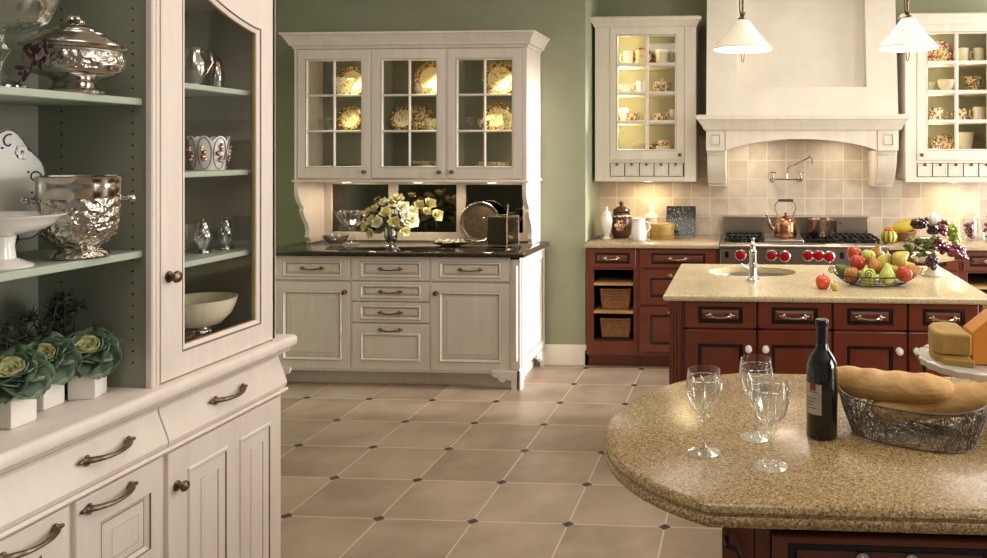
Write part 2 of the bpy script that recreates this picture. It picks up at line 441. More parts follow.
# ---- joinery
def panel_loops(wx, wz, style='cream', field=True, deep=.009, bev=.03):
    g = 1
    L = [(.0, .0, .003, 0), (.003, .003, 0, 0), (wx, wz, 0, 0)]
    if style == 'cream':
        L[-1] = (wx-.006, wz-.006, 0, 0)
        L += [(wx-.004, wz-.004, -.001, g), (wx-.001, wz-.001, -.006, 0), (wx+.004, wz+.004, -.007, 0), (wx+.015, wz+.015, deep+.002, 0), (wx+.0175, wz+.0175, deep+.002, g)]
        if field: L += [(wx+.0175+bev, wz+.0175+bev, .002, 0), (wx+.0185+bev, wz+.0185+bev, .0028, g), (wx+.020+bev, wz+.020+bev, .002, 0)]
    else:
        L += [(wx+.004, wz+.004, .005, g), (wx+.012, wz+.012, .003, g), (wx+.017, wz+.017, deep, g)]
        if field: L += [(wx+.017+bev, wz+.017+bev, .003, 0)]
    return L
def front(parent, name, T, x0, x1, z0, z1, y, wx, wz, mats, style='cream', field=True, t=.02, bev=.03, deep=.009):
    m = MB(T); m.rings(x0, x1, z0, z1, y, t, panel_loops(wx, wz, style, field, deep, bev))
    return m.build(name, mats, parent, sharp=20)
def bow_pull(parent, T, x, z, y, w=.11, mats='bronze', r=.006, slim=False):
    m = MB(T); pts = []; rr = []
    for i in range(13):
        t = i/12; xx = x-w/2+w*t
        off = .006+.022*math.sin(PI*t)**.6; pts.append((xx, y-off, z-.006*math.sin(PI*t)+.0)); rr.append(r*(.75+.35*abs(math.cos(PI*t))**2))
    m.tube(pts, rr, 8)
    for sx in (-1, 1):
        m.ball((x+sx*(w/2), y-.005, z), (.013, .008, .010), 8, 6)
        if not slim:
            m.ball((x+sx*(w/2+.012), y-.004, z), (.012, .006, .006), 8, 6)
            m.ball((x+sx*(w/2-.002), y-.006, z+.009), (.006, .006, .005), 8, 6); m.ball((x+sx*(w/2-.002), y-.006, z-.009), (.006, .006, .005), 8, 6)
    return m.build('handle', mats, parent)
def knob(parent, T, x, z, y, r=.014, mats='bronze', base=True):
    m = MB(T); pr = [(0, .0), (r*.95, .0), (r*.9, .003), (r*.4, .006), (r*.38, .014), (r*.8, .018), (r, .024), (r*.85, .030), (r*.4, .033), (0, .034)]
    m.lathe(pr, 14, (x, y, z), axis='-y')
    return m.build('knob', mats, parent)
def crown(m, prof, x0, x1, yf, yb, m_=0, left=True, right=True):
    """moulding: prof = [(out, z)], wraps front (facing -y) and both ends"""
    k = len(m.v)
    for o, z in prof:
        for p in ((x0-o if left else x0, yb), (x0-o if left else x0, yf-o), (x1+o if right else x1, yf-o), (x1+o if right else x1, yb)): m.v.append((p[0], p[1], z))
    n = len(prof)
    for i in range(n-1):
        for j in range(4):
            q = (j+1) % 4; a = k+i*4
            m.face((a+j, a+q, a+4+q, a+4+j), m_)
    m.face([k+j for j in range(4)], m_); m.face([k+(n-1)*4+j for j in range(4)], m_)
    return m
def glazed_door(parent, T, x0, x1, z0, z1, y, gx0, gx1, gz0, gz1, xs, zs, mats, mw=.016, t=.022, kn=None, glass='window_glass'):
    m = MB(T)
    k = len(m.v)
    L = [((x0,x1,z0,z1), t, 0), ((x0,x1,z0,z1), .003, 0), ((x0+.003,x1-.003,z0+.003,z1-.003), 0, 0), ((gx0-.014,gx1+.014,gz0-.014,gz1+.014), 0, 0),
         ((gx0-.012,gx1+.012,gz0-.012,gz1+.012), .004, 1), ((gx0-.006,gx1+.006,gz0-.006,gz1+.006), .002, 0), ((gx0,gx1,gz0,gz1), .012, 0), ((gx0,gx1,gz0,gz1), t, 0), ((x0,x1,z0,z1), t, 0)]
    for (a, b, c, d), dep, mm in L:
        for x, z in ((a,c),(b,c),(b,d),(a,d)): m.v.append((x, y+dep, z))
    for i in range(1, len(L)):
        for j in range(4):
            q = (j+1) % 4; a = k+(i-1)*4; b = k+i*4; m.face((a+j, a+q, b+q, b+j), L[i][2])
    d = m.build('door', mats, parent, sharp=20)
    mm = MB(T)
    for x in xs: mm.prism([(x-mw/2, y+.018), (x-mw/2, y+.008), (x-mw/5, y+.002), (x+mw/5, y+.002), (x+mw/2, y+.008), (x+mw/2, y+.018)], gz0, gz1)
    for z in zs: mm.prism([(y+.018, z-mw/2), (y+.008, z-mw/2), (y+.0025, z-mw/5), (y+.0025, z+mw/5), (y+.008, z+mw/2), (y+.018, z+mw/2)], gx0, gx1, axis='x')
    if xs or zs: mm.build('muntin', mats[0], d)
    MB(T).box(gx0-.004, gx1+.004, y+.0185, y+.021, gz0-.004, gz1+.004).build('glass_pane', glass, d)
    if kn: knob(d, T, kn[0], kn[1], y)
    return d
def slab(poly, prof):
    """countertop: outline offset inward by prof [(inset, z)]"""
    n = len(poly); nor = []
    for i in range(n):
        a = Vector(poly[i-1]); b = Vector(poly[i]); c = Vector(poly[(i+1) % n])
        e1 = (b-a).normalized(); e2 = (c-b).normalized()
        n1 = Vector((e1.y, -e1.x)); n2 = Vector((e2.y, -e2.x)); q = (n1+n2)
        q = q/max(.3, q.dot(n1)) if q.length > 1e-6 else n1
        nor.append(q)
    m = MB()
    for ins, z in prof:
        for p, q in zip(poly, nor): m.v.append((p[0]-q.x*ins, p[1]-q.y*ins, z))
    for i in range(len(prof)-1):
        for j in range(n):
            k = (j+1) % n; m.face((i*n+j, i*n+k, (i+1)*n+k, (i+1)*n+j))
    m.face([j for j in range(n)][::-1]); m.face([(len(prof)-1)*n+j for j in range(n)])
    return m
def light(kind, loc, energy, color=(1,1,1), size=.1, rot=(0,0,0), size_y=None, spot=None):
    d = bpy.data.lights.new('lamp', kind); d.energy = energy; d.color = color
    if kind == 'AREA':
        d.size = size
        if size_y: d.shape = 'RECTANGLE'; d.size_y = size_y
    elif kind in ('POINT', 'SPOT'): d.shadow_soft_size = size
    if kind == 'SPOT' and spot: d.spot_size = spot; d.spot_blend = .8
    if kind == 'SUN': d.angle = size
    o = bpy.data.objects.new('light', d); col.objects.link(o); o.location = loc; o.rotation_euler = rot
    return o
# ================================================================== THE ROOM
WY = 5.79; RY = 6.35; CXW = -1.19          # wall behind the hutch, wall behind the range, corner between them
struct('floor', MB().box(-3.9, 3.6, -2.2, 6.5, -.05, 0), 'floor_tile')
struct('ceiling', MB().box(-3.9, 3.6, -2.2, 6.5, 3.05, 3.1), 'ceiling_paint')
struct('wall_back', MB().box(-3.9, CXW, WY, 6.5, 0, 3.05), 'green_wall')
struct('wall_range', MB().box(CXW, 3.6, RY, 6.5, 0, 3.05), 'green_wall')
struct('wall_left', MB().box(-3.9, -3.8, -2.2, WY, 0, 3.05), 'green_wall')
struct('wall_left_alcove', MB().box(-3.8, -2.03, -2.2, 2.66, 0, 3.05), 'green_wall')
RX = 3.5
m = MB(); m.box(RX, 3.6, -2.2, .4, 0, 3.05); m.box(RX, 3.6, .4, 2.5, 0, .85); m.box(RX, 3.6, .4, 2.5, 2.55, 3.05); m.box(RX, 3.6, 2.5, 4.1, 0, 3.05); m.box(RX, 3.6, 4.1, 5.95, 2.9, 3.05); m.box(RX, 3.6, 5.95, 6.35, 0, 3.05)
struct('wall_right', m, 'green_wall')
for i, (a, b, c, d) in enumerate(((.4, 2.5, .85, 2.55), (4.1, 5.95, 0, 2.9))):  # first opening is an added window for the fill lamp, closed behind
    m = MB(); m.box(RX-.02, RX+.06, a, a+.05, c, d); m.box(RX-.02, RX+.06, b-.05, b, c, d); m.box(RX-.02, RX+.06, a, b, c, c+.05); m.box(RX-.02, RX+.06, a, b, d-.06, d)
    m.box(RX+.01, RX+.04, (a+b)/2-.02, (a+b)/2+.02, c, d)
    struct('window_%d' % (i+1), m, 'baseboard_paint')
struct('trim_added_sun_blocker', MB().box(RX+.062, RX+.075, .4, 2.5, .85, 2.55), 'ceiling_paint')  # unseen opaque panel, added to keep the sun off the china cabinet
m = MB()
def bb_prof(m, x0, x1, y):
    m.prism([(y, 0), (y-.018, 0), (y-.018, .115), (y-.012, .13), (y-.012, .14), (y-.006, .15), (y, .15)], x0, x1, axis='x')
bb_prof(m, -3.8, CXW+.018, WY); m.box(CXW-.0, CXW+.018, WY-.018, 5.84, 0, .15)
struct('baseboard_back', m, 'baseboard_paint')
m = MB(); m.box(CXW, 3.5, RY-.012, RY, .88, 1.72)
struct('trim_backsplash', m, 'wall_tile')

# ================================================================== CHINA CABINET (faces +x)
def TC(x0):
    return lambda p: (x0-p[1], p[0], p[2])
TL = TC(-1.64)
China = ['cream_paint', 'glaze']
lower = thing('base_cabinet', (-1.8, 1.9, 0), 'cream glazed base cabinet along the left edge with bowed drawers and a deep ledge', 'cabinet')
m = MB(TL); m.box(1.1, 2.66, .0, .38, .10, .75); m.box(1.1, 2.66, .05, .38, 0, .10)
m.build('body', 'cream_paint', lower)
# ledge top with moulded nose
m = MB(TL); pr = [(.38, .9), (-.012, .9), (-.018, .905), (-.02, .912), (-.017, .922), (-.008, .93), (.38, .93)]
k = len(m.v)
nose = [(.006, .872), (.0, .885), (-.012, .893), (-.02, .896), (-.022, .902), (-.022, .92), (-.017, .927), (-.008, .93)]
m.prism([(v, z) for v, z in nose]+[(.385, .93), (.385, .876)], 1.1, 2.74, axis='x', m=0)
m.build('ledge', 'cream_paint', lower, sharp=40)
m = MB(TL); 
fri = [(0, .876), (.016, .872), (.02, .86), (.014, .84), (.004, .815), (-.006, .79), (-.012, .77), (-.008, .758), (0, .752)]
bow = lambda d: [(v+d, z) for v, z in fri]
m.prism(bow(.003)+[(.3, .752), (.3, .876)], 1.1, 2.7, axis='x'); m.build('frieze', 'cream_paint', lower, sharp=25)
m = MB(TL); m.prism([(.02, .755), (-.016, .755), (-.02, .748), (-.014, .741), (.02, .741)], 1.1, 2.69, axis='x'); m.build('bead', China[0], lower)
for i, (a, b) in enumerate(((1.3, 2.113), (2.119, 2.66))):
    m = MB(TL); m.prism(bow(-.004)+[(.25, .752), (.25, .876)], a, b, axis='x')
    d = m.build('drawer', 'cream_paint', lower, sharp=25)
    px = [1.918, 2.392][i]
    bow_pull(d, TL, px, .822, .0, .135, r=.0075)
# fronts below
def fr_low(a, b, z0, z1, px0, px1, pz0, pz1, nm='drawer'):
    m = MB(TL); k = len(m.v)
    L = [((a,b,z0,z1), .02, 0), ((a,b,z0,z1), .003, 0), ((a+.003,b-.003,z0+.003,z1-.003), 0, 0), ((px0,px1,pz0,pz1), 0, 0), ((px0+.002,px1-.002,pz0+.002,pz1-.002), .004, 1),
         ((px0+.013,px1-.013,pz0+.013,pz1-.013), .010, 0), ((px0+.016,px1-.016,pz0+.016,pz1-.016), .010, 1), ((px0+.04,px1-.04,pz0+.04,pz1-.04), .003, 0), ((px0+.041,px1-.041,pz0+.041,pz1-.041), .003, 1), ((px0+.043,px1-.043,pz0+.043,pz1-.043), .003, 0)]
    for (x0_, x1_, c, d_), dep, mm in L:
        for x, z in ((x0_,c),(x1_,c),(x1_,d_),(x0_,d_)): m.v.append((x, dep-.012, z))
    for i in range(1, len(L)):
        for j in range(4):
            q = (j+1) % 4; A = k+(i-1)*4; B = k+i*4; m.face((A+j, A+q, B+q, B+j), L[i][2])
    e = k+(len(L)-1)*4; m.face((e, e+1, e+2, e+3), 0)
    return m.build(nm, China, lower, sharp=20)
for a, b, p0, p1, hp in ((1.42, 1.795, 1.5, 1.72, 1.61), (1.812, 2.1, 1.885, 2.055, 1.905)):
    d = fr_low(a, b, .46, .735, p0, p1, .5, .655)
    bow_pull(d, TL, [1.685, 1.912][a > 1.5], .705 if a > 1.5 else .70, -.012, .135, r=.0075)
    d = fr_low(a, b, .12, .45, p0, p1, .17, .4)
    bow_pull(d, TL, (a+b)/2, .42, -.012, .12)
# right door: two raised panels
m = MB(TL); a, b = 2.119, 2.655; m.box(a, b, -.012, .01, .12, .735)
d = m.build('door', 'cream_paint', lower, bevel=.002)
for p0, p1 in ((2.195, 2.375), (2.43, 2.60)):
    m = MB(TL); m.rings(p0, p1, .17, .665, -.0165, .004, [(0,0,.004,1), (.004,.004,.0,0), (.012,.012,.0,0), (.015,.015,.0035,1), (.018,.018,.0035,0), (.05,.05,.001,0), (.051,.051,.0,0), (.053,.053,.0015,1), (.055,.055,.0,0)])
    m.build('raised_panel', China, d, sharp=20)
knob(d, TL, 2.152, .632, -.012, .016)
m = MB(TL); m.box(2.66, 2.675, .0, .38, .0, .75); m.build('end_panel', 'cream_paint', lower)

TU = TC(-1.65)
upper = thing('display_cabinet', (-1.82, 1.9, .93), 'tall cream china cabinet on the ledge with sage green shelves and one glass door', 'cabinet')
m = MB(TU); m.box(1.2, 2.66, .34, .36, .93, 2.75); m.build('back_panel', 'sage_interior', upper)
m = MB(TU); m.box(2.091, 2.114, .019, .34, .931, 2.75); m.build('divider', 'sage_interior', upper)
m = MB(TU); m.box(2.625, 2.645, .022, .34, .931, 2.75); m.build('side_panel', ['sage_interior'], upper)
m = MB(TU); m.box(1.2, 1.22, .0, .34, .931, 2.75); m.build('side_panel', ['sage_interior'], upper)
m = MB(TU); m.box(2.645, 2.66, .0, .36, .931, 2.75); m.build('end_panel', ['cream_paint'], upper)
m = MB(TU)
for v in (.06, .27):
    for i in range(52):
        z = 1.0+i*.032
        m.lathe([(.0028, 0), (.0028, .001), (0, .001)], 6, (2.0895, v, z), axis='x')
m.build('peg_hole', 'rubber', upper)['kind'] = 'stuff'
m = MB(TU); m.prism([(2.086, .018), (2.086, .003), (2.089, 0), (2.098, 0), (2.101, .004), (2.104, .0), (2.114, 0), (2.117, .003), (2.117, .018)], .931, 2.75, axis='z')
m.build('stile', 'cream_paint', upper, sharp=20)
m = MB(TU); m.box(1.2, 2.66, 0, .36, 2.65, 2.75); m.build('top_rail', 'cream_paint', upper)
for z in (1.74, 1.315, 2.2):
    m = MB(TU); m.box(1.22, 2.0885, .03, .338, z-.02, z); m.build('shelf', 'sage_shelf', upper, bevel=.003)
for z in (1.80, 1.53, 1.257, 2.1):
    m = MB(TU); m.box(2.115, 2.623, .04, .338, z-.018, z); m.build('shelf', 'sage_shelf', upper, bevel=.003)
# glazed door with arched top rail
DX0, DX1, DZ0, DZ1 = 2.12, 2.657, .936, 2.62; GX0, GX1, GZ0 = 2.221, 2.562, 1.02
def arch(u):
    d = GX1-u
    return 1.992+.16*d+.60*d*d
n = 24
out, inn, inn2 = [], [], []
for i in range(n+1):
    u = GX0+(GX1-GX0)*i/n; inn.append((u, arch(u)))
m = MB(TU)
def strip(m, A, B, d0, d1, mm):
    k = len(m.v)
    for p in A: m.v.append((p[0], d0, p[1]))
    for p in B: m.v.append((p[0], d1, p[1]))
    nA = len(A)
    for j in range(nA-1): m.face((k+j, k+j+1, k+nA+j+1, k+nA+j), mm)
loop = [(GX1, GZ0), (GX0, GZ0)]+inn+[(GX1, GZ0)]
def grow(p, g):
    cx_, cz_ = (GX0+GX1)/2, 1.5
    return (p[0]+(g if p[0] > cx_+.001 else -g if p[0] < cx_-.001 else 0) if abs(p[0]-cx_) > .168 else p[0], p[1]+(g if p[1] > cz_ else -g))
l1 = [grow(p, .018) for p in loop]; l2 = [grow(p, .012) for p in loop]
outer = []
for p in loop:
    if p[1] < 1.5: outer.append((DX0 if p[0] < 2.4 else DX1, DZ0))
    else:
        t = (p[0]-GX0)/(GX1-GX0); outer.append((DX0+(DX1-DX0)*t, DZ1))
outer[2] = (DX0, DZ1); outer[-2] = (DX1, DZ1)
strip(m, outer, outer, .022, .0, 0); strip(m, outer, l1, 0, 0, 0); strip(m, l1, l2, 0, .004, 1); strip(m, l2, loop, .002, .006, 0); strip(m, loop, loop, .006, .012, 0); strip(m, loop, loop, .012, .022, 2)
m.face  # noqa
door = m.build('door', ['cream_paint', 'glaze', 'lit_edge_gold'], upper, sharp=20)
m = MB(TU); k = m.v.extend([(p[0], .016, p[1]) for p in loop[:-1]]) or 0; m.face(list(range(len(loop)-1)), 0); m.build('glass_pane', 'window_glass', door)
knob(door, TU, 2.150, 1.232, 0, .018)

# ================================================================== THE HUTCH (faces -y)
I3 = None
HX0, HX1 = -3.27, -1.505; HY0 = 5.15
hut = thing('base_cabinet', (-2.39, 5.45, 0), 'cream glazed hutch base with black top, four centre drawers and carved feet', 'cabinet')
m = MB(); m.box(HX0, HX1, HY0+.02, WY-.005, .125, .883); m.build('carcass', 'cream_paint', hut)
m = MB(); m.box(HX0+.06, HX1-.06, HY0+.09, WY-.02, .0, .125); m.build('toe_kick', 'cream_paint', hut)
CM = ['cream_paint', 'glaze']
m = MB()
for a, b in ((HX0, -3.205), (-2.668, -2.66), (-2.121, -2.111), (-1.57, HX1)): m.box(a, b, HY0+.004, HY0+.02, .125, .883)
m.box(HX0, HX1, HY0+.004, HY0+.02, .866, .883); m.box(HX0, HX1, HY0+.004, HY0+.02, .105, .125); m.build('face_frame', 'cream_paint', hut, bevel=.002)
cols = [(-3.2, -2.671), (-2.657, -2.123), (-2.109, -1.573)]
for ci, (a, b) in enumerate(cols):
    d = front(hut, 'drawer', None, a, b, .722, .872, HY0, .062, .026, CM, bev=.012); bow_pull(d, None, (a+b)/2, .80, HY0, .13)
    if ci == 1:
        for z0, z1 in ((.582, .712), (.438, .573)):
            d = front(hut, 'drawer', None, a, b, z0, z1, HY0, .062, .024, CM, bev=.012); bow_pull(d, None, (a+b)/2, (z0+z1)/2, HY0, .13)
        m = MB(); z0, z1 = .12, .428
        m.rings(a, b, z0, z1, HY0, .02, [(0,0,.003,0), (.003,.003,0,0), (.062,.06,0,0)][:2]+[(.0035,.0035,0,0)])
        m2 = MB(); m2.rings(a+.062, b-.062, z0+.06, z1-.062, HY0-.004, .004, [(0,0,.004,1), (.003,.003,-.003,0), (.009,.009,-.004,0), (.018,.018,.0035,0), (.0205,.0205,.0035,1), (.045,.045,-.001,0), (.047,.047,-.001,0)])
        d = m.build('drawer', CM, hut, sharp=20); m2.build('raised_panel', CM, d, sharp=20); bow_pull(d, None, (a+b)/2, .39, HY0, .13)
    else:
        d = front(hut, 'door', None, a, b, .12, .706, HY0, .062, .062, CM, bev=.03)
        knob(d, None, b-.035 if ci == 0 else a+.035, .64, HY0, .016)
# corner post with scrolled foot
for sx, xa in ((1, HX1), (-1, HX0)):
    m = MB(); m.prism([(xa-sx*.0, 0), (xa-sx*.05, 0), (xa-sx*.052, .07), (xa-sx*.075, .062), (xa-sx*.085, .075), (xa-sx*.10, .05), (xa-sx*.13, .055), (xa-sx*.14, .08), (xa-sx*.175, .085), (xa-sx*.185, .105), (xa-sx*.185, .125), (xa, .125)][::1], HY0-.012, HY0+.02, axis='y')
    m.prism([(HY0-.012, 0), (HY0+.05, 0), (HY0+.055, .05), (HY0+.08, .045), (HY0+.09, .075), (HY0+.12, .06), (HY0+.15, .09), (HY0+.2, .095), (HY0+.21, .125), (HY0-.012, .125)], xa-.012, xa+.012, axis='x')
    m.build('scrolled_foot', 'cream_paint', hut)
    m = MB(); m.prism([(WY-.02, 0), (WY-.07, 0), (WY-.075, .05), (WY-.10, .045), (WY-.11, .075), (WY-.14, .06), (WY-.17, .09), (WY-.22, .095), (WY-.23, .125), (WY-.02, .125)], xa-.012, xa+.012, axis='x')
    m.build('scrolled_foot', 'cream_paint', hut)
m = MB(lambda p: (HX1+.0-p[1], HY0+p[0], p[2]) if False else (HX1-p[1]+.012, p[0], p[2]))
m.rings(HY0+.03, WY-.02, .135, .87, 0, .012, [(0,0,0,0), (.06,.06,0,0), (.064,.064,.005,1), (.075,.075,.009,0), (.08,.08,.009,1), (.12,.12,.002,0)])
m.build('side_panel', CM, hut, sharp=20)
m = MB(); m.box(HX1-.045, HX1+.006, HY0-.006, HY0+.02, .14, .87)
m.lathe([(.012, .2), (.012, .82)], 10, (HX1-.02, HY0-.004, 0)); m.ball((HX1-.02, HY0-.004, .2), .012, 10, 6); m.ball((HX1-.02, HY0-.004, .82), .012, 10, 6)
m.build('corner_post', 'cream_paint', hut)
# black stone top
ptop = [(HX0-.03, HY0-.035), (HX1+.04, HY0-.035), (HX1+.04, WY-.002), (HX0-.03, WY-.002)]
o = slab(ptop, [(.01, .885), (.002, .888), (0, .897), (.0, .908), (.006, .918), (.014, .921)])
obj('countertop', o, 'black_stone', 'polished black stone top on the cream hutch base', 'countertop', origin=(-2.4, 5.45, .885), sharp=50)
# upper hutch
UX0, UX1 = -3.222, -1.53; UY = 5.42
hu = thing('hutch', (-2.38, 5.6, .921), 'cream upper hutch with three glass doors, crown and curved side brackets', 'hutch')
for a in (UX0, UX1-.018): MB().box(a, a+.018, UY+.022, WY-.005, 1.4, 2.35).build('side_panel', 'cream_paint', hu)
m = MB(); m.box(UX0+.018, UX1-.018, WY-.02, WY-.005, 1.4, 2.35); m.build('back_panel', 'sage_interior', hu)
m = MB(); m.box(UX0, UX1, UY+.022, WY-.005, 1.384, 1.402); m.box(UX0-.012, UX1+.014, UY-.012, WY-.005, 1.374, 1.392); m.build('bottom_rail', 'cream_paint', hu, bevel=.003)
m = MB(); m.box(UX0, UX1, UY+.022, WY-.005, 2.33, 2.35); m.build('top_panel', 'cream_paint', hu)
for a, b in ((-2.668, -2.652), (-2.121, -2.104)): MB().box(a, b, UY+.022, WY-.02, 1.402, 2.33).build('partition', 'sage_interior', hu)
m = MB(); m.box(UX0, -3.206, UY, UY+.022, 1.392, 2.34); m.box(-1.563, UX1, UY, UY+.022, 1.392, 2.34); m.box(-2.666, -2.654, UY+.004, UY+.022, 1.392, 2.34); m.box(-2.121, -2.104, UY+.004, UY+.022, 1.392, 2.34); m.build('face_frame', 'cream_paint', hu, bevel=.002)
cprof = [(0, 2.325), (.008, 2.33), (.012, 2.345), (.03, 2.352), (.03, 2.362), (.042, 2.385), (.055, 2.405), (.06, 2.41), (.06, 2.418), (.072, 2.422), (.072, 2.436)]
m = MB(); crown(m, cprof, UX0, UX1, UY, WY-.005); m.build('crown', 'cream_paint', hu, sharp=25)
HS = [2.0, 1.745]
for ci, (a, b) in enumerate(((-3.2, -2.668), (-2.652, -2.123), (-2.102, -1.565))):
    gx0, gx1 = ((-3.127, -2.735), (-2.573, -2.187), (-2.028, -1.642))[ci]
    glazed_door(hu, None, a, b, 1.404, 2.322, UY, gx0, gx1, 1.49, 2.24, [(gx0+gx1)/2], [1.994, 1.738], CM, kn=((b-.035, 1.448) if ci != 2 else (a+.035, 1.448)))
    for z in HS:
        MB().box(a+.004, b-.004, UY+.03, WY-.022, z-.008, z).build('glass_shelf', 'crystal', hu)
# S-curved side brackets and mirror frame
spro = [(UY, 1.376), (UY-.005, 1.33), (UY-.003, 1.28), (UY+.02, 1.23), (UY+.06, 1.195), (UY+.065, 1.18), (UY+.055, 1.165), (UY+.075, 1.12), (UY+.125, 1.06), (UY+.14, 1.01), (UY+.13, .965), (UY+.15, .94), (UY+.15, .9215), (WY-.005, .9215), (WY-.005, 1.376)]
for xa in (UX0, UX1-.034):
    m = MB(); m.prism(spro, xa, xa+.034, axis='x'); m.build('bracket', 'cream_paint', hu, bevel=.003)
MZ0, MZ1 = .985, 1.345
m = MB(); m.box(UX0+.034, UX1-.034, WY-.03, WY-.008, .922, MZ0); m.box(UX0+.034, UX1-.034, WY-.03, WY-.008, MZ1, 1.376)
for a, b in ((UX0+.034, -3.13), (-2.688, -2.618), (-2.163, -2.096), (-1.655, UX1-.034)): m.box(a, b, WY-.032, WY-.008, .922, 1.376)
m.build('back_frame', 'cream_paint', hu, bevel=.002)
for a, b in ((-3.13, -2.688), (-2.618, -2.163), (-2.096, -1.655)):
    MB().box(a, b, WY-.016, WY-.010, MZ0, MZ1).build('mirror_panel', 'dark_room_mirror', hu)
for x in (-2.93, -2.39, -1.84):
    MB().lathe([(0, 0), (.03, 0), (.03, .008), (.028, .01), (0, .01)], 16, (x, 5.6, 1.364)).build('puck_lamp', 'puck_glow', hu)
    light('AREA', (x, 5.6, 1.360), 1.6, (1, .8, .52), .06)
for ci, x in enumerate((-2.80, -2.24, -1.70)):
    MB().lathe([(0, 0), (.025, 0), (.025, .008), (0, .008)], 14, (x, 5.56, 2.321)).build('puck_lamp', 'puck_glow', hu)
    light('SPOT', (x, 5.54, 2.316), 55, (1, .84, .45), .03, rot=(.12, 0, 0), spot=1.25)

# ================================================================== RANGE WALL: base cabinets
CH = ['cherry', 'black_glaze']; CA = ['cherry_across', 'black_glaze']
BY = 5.70
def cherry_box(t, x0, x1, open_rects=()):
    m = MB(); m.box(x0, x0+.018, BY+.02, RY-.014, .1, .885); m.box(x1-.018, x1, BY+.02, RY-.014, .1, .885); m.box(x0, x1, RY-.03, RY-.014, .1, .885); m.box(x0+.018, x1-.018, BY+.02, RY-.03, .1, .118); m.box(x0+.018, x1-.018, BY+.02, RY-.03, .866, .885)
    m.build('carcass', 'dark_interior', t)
    MB().box(x0, x1, BY+.08, RY-.03, 0, .1).build('toe_kick', 'cherry_across', t)
def basket(parent, x0, x1, y0, y1, z, h=.12):
    m = MB(); g = .015
    for i in range(8):
        t = i/7; zz = z+h*t; e = .012*(1-t)
        m.tube([(x0+e, y0+e, zz), (x1-e, y0+e, zz), (x1-e, y1-e, zz), (x0+e, y1-e, zz)], .0075, 6, closed=True)
    m.box(x0+.012, x1-.012, y0+.012, y1-.012, z-.004, z+.004)
    m.box(x0+.006, x1-.006, y0+.006, y0+.010, z, z+h); m.box(x0+.006, x1-.006, y1-.01, y1-.006, z, z+h); m.box(x0+.006, x0+.01, y0+.006, y1-.006, z, z+h); m.box(x1-.01, x1-.006, y0+.006, y1-.006, z, z+h)
    return m
def cubby_unit(x0, x1, label, where):
    t = thing('base_cabinet', ((x0+x1)/2, 6.0, 0), label, 'cabinet')
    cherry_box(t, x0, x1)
    ox0, ox1 = x0+.055, x1-.03
    m = MB(); m.box(x0, ox0, BY, BY+.02, .1, .885); m.box(ox1, x1, BY, BY+.02, .1, .885); m.box(ox0, ox1, BY, BY+.02, .725, .885); m.box(ox0, ox1, BY, BY+.02, .1, .2)
    m.build('face_frame', 'cherry', t, bevel=.002)
    d = front(t, 'drawer', None, x0+.02, x1-.012, .745, .88, BY-.016, .045, .028, CA, 'cherry', bev=.015, t=.016)
    bow_pull(d, None, (x0+x1)/2, .812, BY-.016, .09, 'nickel', .005)
    for z in (.63, .425):
        MB().box(ox0+.002, ox1-.002, BY-.012, BY+.45, z-.018, z).build('pull_out_shelf', 'light_wood', t)
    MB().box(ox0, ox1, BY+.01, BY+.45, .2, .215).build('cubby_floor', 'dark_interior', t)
    for i, (z, w) in enumerate(((.425, 'upper'), (.216, 'lower'))):
        b = thing('wicker_basket', ((ox0+ox1)/2, BY+.16, z), 'woven brown basket in the %s slot of the %s cherry cabinet' % (w, where), 'basket', 'woven baskets in the cherry cabinets')
        basket(b, ox0+.045, ox1-.03, BY+.03, BY+.3, z+.009, .14 if w == 'upper' else .13).build('woven_body', 'wicker', b)
    return t
def drawer_unit(x0, x1, label, pulls=True):
    t = thing('base_cabinet', ((x0+x1)/2, 6.0, 0), label, 'cabinet'); cherry_box(t, x0, x1)
    m = MB(); m.box(x0, x0+.03, BY, BY+.02, .1, .885); m.box(x1-.03, x1, BY, BY+.02, .1, .885); m.box(x0+.03, x1-.03, BY, BY+.02, .1, .14); m.box(x0+.03, x1-.03, BY, BY+.02, .86, .885); m.box(x0+.03, x1-.03, BY, BY+.02, .70, .76); m.box(x0+.03, x1-.03, BY, BY+.02, .44, .49)
    m.build('face_frame', 'cherry', t, bevel=.002)
    for z0, z1 in ((.745, .88), (.475, .725), (.13, .455)):
        d = front(t, 'drawer', None, x0+.018, x1-.018, z0, z1, BY-.016, .08 if z1 > .8 else .07, .028 if z1 > .8 else .055, CA, 'cherry', bev=.02, t=.016)
        bow_pull(d, None, (x0+x1)/2, (z0+z1)/2 if z1 > .8 else z1-.035, BY-.016, .11, 'nickel', .005)
    return t
cubby_unit(-1.165, -.785, 'narrow cherry base cabinet with open basket slots at the corner of the range wall', 'left')
drawer_unit(-.783, -.19, 'cherry drawer base cabinet standing directly left of the range')
drawer_unit(1.03, 1.53, 'cherry drawer base cabinet standing directly right of the range')
cubby_unit(1.532, 1.98, 'cherry base cabinet with open slots at the right edge behind the grapes', 'right')
for nm, a, b in (('left', -1.175, -.186), ('right', 1.028, 2.6)):
    poly = [(a, BY-.03), (b, BY-.03), (b, RY-.013), (a, RY-.013)]
    obj('countertop', slab(poly, [(.008, .886), (0, .892), (0, .912), (.008, .92)]), 'range_granite', 'speckled beige stone countertop on the wall %s of the range' % nm, 'countertop', origin=((a+b)/2, 6.0, .886), sharp=50)

